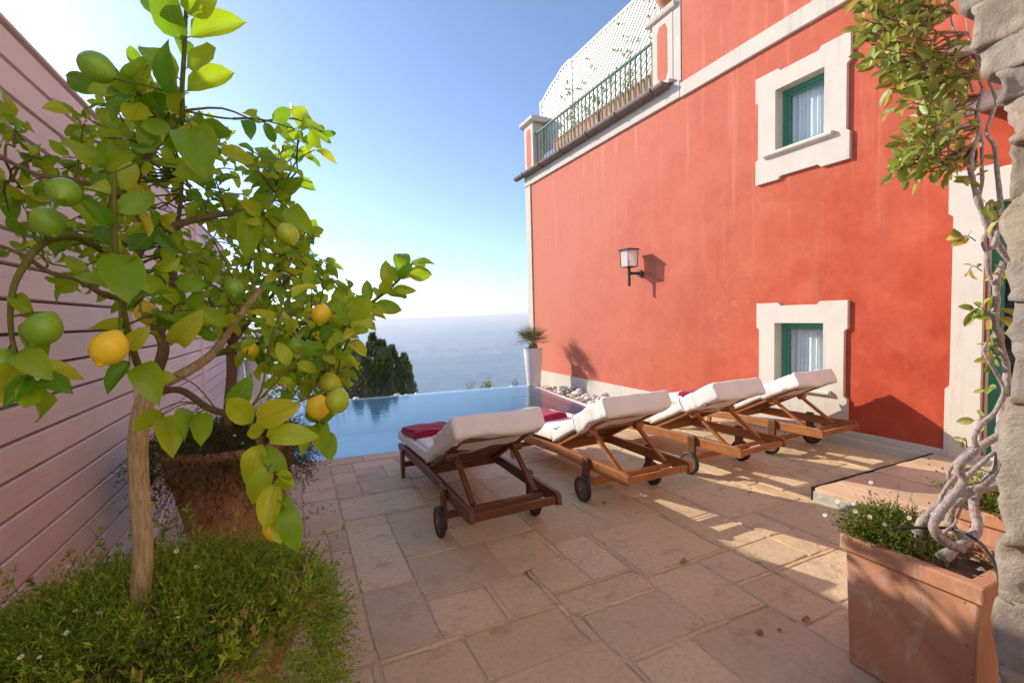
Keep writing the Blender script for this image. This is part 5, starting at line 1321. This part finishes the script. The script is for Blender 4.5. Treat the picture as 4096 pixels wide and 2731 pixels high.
def pos3(rnd):
    x, y = rnd.uniform(PX0+.0, PX0+.30), PY1-.02-abs(rnd.gauss(0, .10)); p = Vector((x, y+(.02 if rnd.random() < .5 else 0), PH-.03+rnd.uniform(0, .05)))
    d = Vector((rnd.uniform(-.7, .3), rnd.uniform(-.2, .7), .8)).normalized(); return p, d
herb_mass(da3, 'foliage', 0, pos3, M['herb_lit'], 900, 12, 10, (.05, .12), .0028, .013)
rnd = random.Random(19)
for k in range(16):
    p = Vector((rnd.uniform(1.98, 2.36), rnd.uniform(.92, 1.26), PH+rnd.uniform(.05, .17))); daisy(da3, p, (Vector((0, 0, .8))+(CP-p).normalized()+rvec(rnd)*.5).normalized(), rnd.uniform(.8, 1.1))
da4 = thing('daisy_plant', 'tuft of daisies in the planter behind the stone pillar', 'daisies', (3.0, .86, .55))
herb_mass(da4, 'foliage', 0, lambda r: (Vector((r.uniform(2.80, 3.2), r.uniform(.66, 1.10), .52+r.uniform(0, .05))), Vector((r.uniform(-.8, .3), r.uniform(-.3, .8), .7)).normalized()), M['herb_lit'], 700, 13, 10, (.06, .16), .0032, .015)

# stone pillar, each stone its own
pil = thing('stone_pillar', 'rough field stone pillar at the right edge of the picture', 'pillar', (1.85, .35, 0))
XP = 1.62
cuts = [(-420,-170,3800),(-170,55,3842),(55,205,3885),(205,310,3935),(310,412,3988),(412,570,4030),(570,800,4042),(800,1062,4050),(1062,1192,4034),(1192,1385,4048),(1385,1600,4040),(1600,1880,4008),(1880,2150,4010),(2150,2385,3998),(2385,2660,3990),(2660,2900,3985),(2900,3600,3990)]
for i, (v0, v1, u) in enumerate(cuts):
    a = on_x(u, (v0+v1)/2, XP); zt = on_x(u, v0, XP).z; zb = on_x(u, v1, XP).z
    if i == len(cuts)-1: zb = -.02
    zb += .004; ym = a.y; rnd = random.Random(60+i); y0 = -.12-rnd.uniform(0, .25); dep = rnd.uniform(.36, .46); x0 = XP-rnd.uniform(0, .02)
    hx, hy, hz = dep/2, (ym-y0)/2, (zt-zb)/2
    def fn(q, i=i, hy=hy, hz=hz):
        s_ = Vector((i*3.1, i*1.7, 0)); f = noise.ridged_multi_fractal(q*5+s_, .9, 2.1, 5, 1.0, 2.0)*.014-.012+noise.fractal(q*13+s_, .8, 2.2, 5)*.014+noise.noise(q*4+s_)*.026
        k = 1.0 if abs(q.z) < hz*.85 else .35
        return q+Vector((noise.noise(q*9+s_)*.012+f*.8, (f+noise.noise(q*14+s_)*.008)*k, f*.25))
    mb = roundbox((hx, hy, hz+.011), min(.007, hz*.3), (10, 44, max(8, int(hz*130))), fn, Matrix.Translation((x0+hx, (ym+y0)/2, (zt+zb)/2))); obj('stone', mb, M['stone'], pil, smooth=True)
mb = MB(); mb.box((XP+.06, -.10, 0), (XP+.34, .46, 2.9)); obj('core', mb, M['mortar'], pil)

# climber
vine = thing('climbing_vine', 'gnarled grey climber with small yellow-green leaves beside the pillar', 'climber', (2.2, .95, PH-.04))
k_ = 496/864
def z1(x, y, D): return at(3600+x*k_, 1500+y*k_, D)
k2_ = 596/1168
def z2(x, y, D): return at(3500+x*k2_, 700+y*k2_, D)
k3_ = 696/1559
def z3(x, y, D): return at(3400+x*k3_, y*k3_, D)
VB = []
def vs_(pts, r0, r1): VB.append(branch(vine, pts, r0*.76, r1*.76, M['vine'], 12, 'stem', 7, .30))
g = Vector((0, 0, -.03))
vs_([z1(145, 1215, 1.83), z1(120, 1100, 1.83), z1(190, 980, 1.85), z1(320, 880, 1.9), z1(410, 815, 1.92), z1(560, 790, 1.93), z1(660, 775, 1.93), z1(760, 720, 1.93)], .026, .017)
vs_([z1(290, 1275, 1.72), z1(400, 1200, 1.73), z1(510, 1120, 1.76), z1(540, 1040, 1.78), z1(515, 930, 1.80), z1(520, 850, 1.82), z1(600, 740, 1.84), z1(680, 620, 1.86), z1(660, 480, 1.87)], .026, .016)
vs_([z1(430, 1215, 1.72), z1(300, 1150, 1.72), z1(232, 1060, 1.72), z1(275, 960, 1.74), z1(370, 845, 1.76), z1(440, 740, 1.77), z1(410, 635, 1.77), z1(500, 545, 1.78), z1(620, 460, 1.79), z1(700, 410, 1.79), z1(790, 330, 1.8)], .022, .016)
vs_([z1(440, 1150, 1.78), z1(360, 1040, 1.78), z1(365, 920, 1.78), z1(500, 815, 1.78), z1(640, 710, 1.78), z1(690, 600, 1.79), z1(690, 420, 1.80), z1(710, 250, 1.82), z1(738, 80, 1.83), z2(1030, 1500, 1.84), z2(990, 1340, 1.84), z2(940, 1150, 1.84), z2(950, 1000, 1.84), z2(955, 830, 1.84), z2(1000, 680, 1.84)], .019, .015)
vs_([z1(285, 930, 1.80), z1(285, 850, 1.80), z1(340, 760, 1.80), z1(420, 680, 1.82), z1(520, 640, 1.84)], .010, .008)
vs_([z1(375, 800, 1.83), z1(335, 700, 1.83), z1(360, 640, 1.84), z1(430, 560, 1.85), z1(520, 490, 1.86)], .009, .007)
vs_([z1(530, 500, 1.76), z1(518, 420, 1.76), z1(570, 340, 1.77), z1(660, 260, 1.78), z1(720, 120, 1.79), z1(700, 40, 1.8), z2(900, 1470, 1.8), z2(850, 1380, 1.81), z2(880, 1310, 1.82)], .013, .006)
vs_([z1(450, 720, 1.80), z1(560, 620, 1.80), z1(640, 550, 1.80), z1(720, 500, 1.80)], .011, .009)
vs_([z1(300, 1100, 1.76), z1(380, 1030, 1.76), z1(440, 890, 1.78)], .007, .005)
vs_([z2(920, 1100, 1.84), z2(960, 930, 1.85), z2(890, 770, 1.86), z2(875, 620, 1.86), z2(850, 540, 1.86), z2(860, 470, 1.86)], .011, .010)
vs_([z2(1070, 690, 1.90), z2(980, 570, 1.90), z2(900, 440, 1.90), z2(850, 320, 1.90), z2(800, 170, 1.90), z2(760, 20, 1.90), z3(1080, 1480, 1.92), z3(1110, 1290, 1.94), z3(1155, 1180, 1.95), z3(1140, 1010, 1.97), z3(1165, 900, 1.99), z3(1190, 800, 2.0)], .017, .009)
vs_([z2(870, 570, 1.86), z2(930, 560, 1.86), z2(960, 450, 1.86), z2(985, 280, 1.87), z2(975, 130, 1.88), z2(960, 0, 1.88), z3(1310, 1450, 1.90), z3(1290, 1300, 1.91), z3(1225, 1190, 1.93), z3(1280, 1010, 1.95), z3(1310, 900, 1.96), z3(1240, 700, 1.98), z3(1180, 540, 2.0), z3(1150, 380, 2.02)], .014, .006)
vs_([z2(820, 160, 1.93), z2(840, 40, 1.93), z3(1180, 1500, 1.95), z3(1180, 1280, 1.96), z3(1160, 1150, 1.96)], .009, .008)
vs_([z3(1150, 1130, 1.96), z3(1050, 1100, 1.96), z3(950, 1150, 1.95), z3(880, 1220, 1.94), z3(750, 1300, 1.93)], .007, .004)
vs_([z3(1200, 820, 2.0), z3(1150, 680, 2.0), z3(1140, 520, 2.02), z3(1080, 400, 2.04), z3(1040, 180, 2.06)], .006, .004)
vs_([z3(1100, 820, 2.0), z3(1070, 700, 2.02), z3(1090, 560, 2.02), z3(1000, 400, 2.04), z3(910, 200, 2.05), z3(920, 20, 2.05)], .006, .004)
rnd = random.Random(88); FolV = Foliage(); twv = MB(); twv.rnd = []
hub = [z3(1150, 1130, 1.96), z3(1160, 1000, 1.97), z3(1180, 850, 2.0), z3(1140, 640, 2.0), z3(1100, 480, 2.03), z3(1050, 300, 2.05), z3(920, 120, 2.05), z3(1100, 1300, 1.94)]
ends = [(400,1535),(460,1400),(480,1300),(540,1250),(530,1330),(560,1120),(620,1180),(640,1330),(700,1480),(720,1050),(820,1500),(400,980),(470,900),(560,920),(360,800),(420,700),(500,720),(350,640),(480,600),(610,640),(640,780),(720,900),(220,590),(180,520),(300,560),(280,440),(150,520),(140,330),(90,290),(190,400),(60,260),(120,180),(230,250),(300,330),(120,70),(60,20),(220,80),(330,150),(380,60),(430,230),(500,120),(560,20),(620,180),(470,400),(600,420),(680,560),(760,680),(850,560),(700,740),(820,800),(560,1500),(660,1400),(760,1180),(880,1010),(930,900),(1010,1420),(900,1500),(430,1480),(640,1540),(300,-40),(120,-60),(500,-30)]
for (x, y) in ends:
    p = z3(x, y, rnd.uniform(1.84, 2.12)); h_ = min(hub, key=lambda q: abs(q.z-p.z-.05)+.3*(q-p).length)
    mid = h_.lerp(p, .55)+Vector((0, 0, -.03))+rvec(rnd)*.03
    pts = spline([h_, h_.lerp(mid, .5)+rvec(rnd)*.02, mid, p], 4); twv.tube(pts, radlist(.0062, .0024, len(pts)), 6, cap=False, r=rnd.random())
    for q in range(rnd.choice((2, 2, 3))):
        f = rnd.uniform(.5, .95); i = int(f*(len(pts)-1)); e = pts[i]+(pts[min(i+1, len(pts)-1)]-pts[i-1]).normalized()*.06+rvec(rnd)*.06
        leafy(FolV, twv, pts[i], e, rnd, .062, rnd.randint(2, 4), .0013, up=.5, tocam=.3)
    leafy(FolV, twv, pts[-3], p, rnd, .064, 5, .0014, up=.5, tocam=.3)
for (u, v, n, s) in [(3830, 960, 6, .05), (3870, 1090, 4, .045), (3900, 1240, 9, .055), (3990, 1260, 7, .075), (3960, 1400, 8, .05), (3960, 1450, 5, .045), (3880, 730, 5, .05), (3905, 1680, 4, .045), (3850, 1760, 4, .035), (3960, 830, 6, .05), (4000, 1110, 5, .05), (3990, 880, 5, .05), (3950, 1560, 3, .04), (3990, 1330, 6, .06)]:
    p = at(u, v, 1.86); h_ = min((q for b in VB for q in b), key=lambda q: (q-p).length); leafy(FolV, twv, h_.lerp(p, .3), p, rnd, s, n, .0015, up=.4, tocam=.5)
FolV.build(vine, VLEAFS, M['vine_leaf'], 296, 'small_leaves', M['vine_leaf'], 3)
obj('twigs', twv, M['vinetwig'], vine, smooth=True, kind='stuff')
hz = thing('irrigation_hose', 'thin black irrigation hose looping over the box planter', 'hose', (2.2, .9, PH))
mb = MB(); mb.tube(spline([z1(-60, 1075, 1.80), z1(60, 1062, 1.79), z1(200, 1062, 1.78), z1(330, 1064, 1.77), z1(450, 1100, 1.72), z1(560, 1170, 1.66), z1(630, 1260, 1.60), z1(680, 1370, 1.55), z1(700, 1470, 1.52)], 5), .0055, 8); obj('hose', mb, M['hose'], hz, smooth=True)
tie = thing('garden_tie', 'green plastic tie holding the climber to the pillar', 'tie', z1(640, 680, 1.76))
mb = MB(); mb.tube(spline([z1(540, 652, 1.76), z1(600, 668, 1.75), z1(640, 680, 1.755), z1(690, 690, 1.76), z1(745, 684, 1.76)], 5), .0022, 6); mb.tube(spline([z1(628, 668, 1.75), z1(622, 684, 1.75), z1(636, 692, 1.75), z1(644, 676, 1.75)], 4), .002, 6); obj('cord', mb, M['tie'], tie, smooth=True)

# ================================================================== BEYOND THE POOL
def conifer(x, y, zb, h, r, spires, label, seed):
    t = thing('conifer', label, 'tree', (x, y, zb)); rnd = random.Random(seed)
    mb = MB(); mb.tube([(x, y, zb), (x, y, zb+h*.8)], [.14, .03], 8); obj('trunk', mb, M['trunk'], t)
    mb = MB()
    for (dx, dy, hh, rr_) in spires:
        n = int(6500*hh/h*(rr_/r)**.6)
        for k in range(n):
            tz = rnd.random()**.85; z = zb+hh*tz; rad = rr_*(1-tz)**.62*(.80+.35*noise.noise(Vector((dx*3+cos(k)*2, z*2.3, seed)))); a = rnd.uniform(0, 2*pi); q = rad*sqrt(rnd.uniform(.25, 1))
            c = Vector((x+dx*r+q*cos(a), y+dy*r+q*sin(a), z)); d = Vector((cos(a)*.5+rnd.uniform(-.3, .3), sin(a)*.5+rnd.uniform(-.3, .3), 1)).normalized()*rnd.uniform(.06, .17); w = d.cross(Vector((rnd.uniform(-1, 1), rnd.uniform(-1, 1), .2))).normalized()*rnd.uniform(.012, .026)
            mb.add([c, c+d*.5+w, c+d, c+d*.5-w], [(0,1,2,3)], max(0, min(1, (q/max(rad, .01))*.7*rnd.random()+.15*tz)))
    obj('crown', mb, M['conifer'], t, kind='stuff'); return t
cz = -4.2
def H(v, y=13.2, u=1500): return on_y(u, v, y).z-cz
conifer(1.92, 13.2, cz, H(1330), 1.15, [(0, 0, H(1340), 1.0), (-.35, .2, H(1368), 1.1), (.2, -.1, H(1372), 1.0), (.45, .1, H(1395), 1.0), (.72, 0, H(1430), .9), (-.85, 0, H(1400), 1.1), (.15, -.4, H(1410), 1.3), (.6, -.4, H(1450), 1.1), (-.3, -.4, H(1420), 1.3)], 'dark spired conifer beyond the glass by the sea', 3)
def bush(name, x, y, zb, h, r, label, mat, n, seed, leaf=.07, cat='shrub', group=None):
    t = thing(name, label, cat, (x, y, zb), group); rnd = random.Random(seed); mb = MB(); mb.tube([(x, y, zb), (x, y, zb+h*.6)], [.03, .012], 6); obj('stem', mb, M['trunk'], t); mb = MB()
    for k in range(n):
        v = rvec(rnd); c = Vector((x, y, zb+h*.6))+Vector((v.x*r, v.y*r, v.z*h*.42))*rnd.uniform(.45, 1)*(1+.3*noise.noise(v*2.5+Vector((seed, 0, 0)))); d = (v+rvec(rnd)*.7+Vector((0, 0, .5))).normalized()*leaf*rnd.uniform(.6, 1.3); w = d.cross(rvec(rnd)).normalized()*leaf*.2
        mb.add([c, c+d*.5+w, c+d, c+d*.5-w], [(0,1,2,3)], rnd.random())
    obj('foliage', mb, mat, t, kind='stuff'); return t
for i, (u, vt, y, r, lab) in enumerate([(1885, 1528, 11.3, .20, 'pale yellow-green shrub tip left of the glass panel centre'), (1945, 1520, 11.4, .22, 'pale yellow-green shrub tip showing over the far pool edge'), (1945+10, 1536, 11.2, .16, 'low pale shrub tip tucked against its taller neighbour'), (1920+30, 1512, 11.5, .16, 'tallest of the pale shrub tips over the far pool edge'), (2060, 1525, 11.6, .16, 'fresh green sprig over the far pool edge near the white pot')]):
    p = on_y(u, vt, y); bush('garden_shrub', p.x, y, -1.3, p.z+1.3, r, lab, M['shrub'] if i < 4 else M['herb_lit'], 420, 70+i, .06, 'shrub', 'shrub tips beyond the pool')
bush('hedge_plant', .55, 12.2, -3.2, 3.9, 1.25, 'dark leafy hedge beyond the glass left of the conifer', M['hedge'], 5200, 8, .10, 'hedge')
bush('hedge_plant', -.9, 12.8, -3.0, 3.6, .8, 'fresh green bush beyond the fence end', M['herb_lit'], 1800, 9, .10, 'bush')

# ================================================================== SMALL THINGS ON THE PAVING
rnd = random.Random(4)
dl = leaf_mesh(40, .3, .5, .6, .06, 5).mesh('dry_leaf'); dl.materials.append(M['dryleaf'])
for (u, v, L_, lab) in [(2756, 2242, .07, 'curled dry leaf on the paving in the middle of the terrace'), (3245, 2478, .045, 'curled dry leaf on the paving close to the box planter'), (2418, 2003, .05, 'dry leaf on the paving beside the second lounger wheel'), (3010, 1920+48, .04, 'small dry leaf in the sun stripe near the third lounger')]:
    p = on_z(u, v, .012); o = inst('dry_leaf', dl, Matrix.Translation(p) @ Matrix.Rotation(rnd.uniform(0, 6), 4, 'Z') @ Matrix.Scale(L_, 4)); tag(o, lab, 'leaf', 'dry leaves on the paving')
for (u, v, r, lab) in [(3039, 2534, .016, 'small brown stone on the paving left of the box planter'), (3117, 2520, .009, 'tiny brown chip on the paving near the box planter')]:
    p = on_z(u, v, .0); o = inst('loose_stone', pm[1], Matrix.Translation((p.x, p.y, r*.7)) @ Matrix.Diagonal((r, r*.85, r*.8, 1)), None, M['dryleaf']); tag(o, lab, 'stone')

# ================================================================== HAZE over the sea
t = NT('sea_haze'); pv = t.n('ShaderNodeVolumePrincipled'); pv.inputs['Color'].default_value = (.93, .95, 1, 1); pv.inputs['Density'].default_value = .0003; pv.inputs['Anisotropy'].default_value = .2
t.l(pv.outputs[0], t.out.inputs['Volume'])
mb = MB(); mb.box((-44000, -44000, SEA_Z-1.0), (44000, 44000, 11.0)); obj('haze', mb, t.m, kind='stuff')
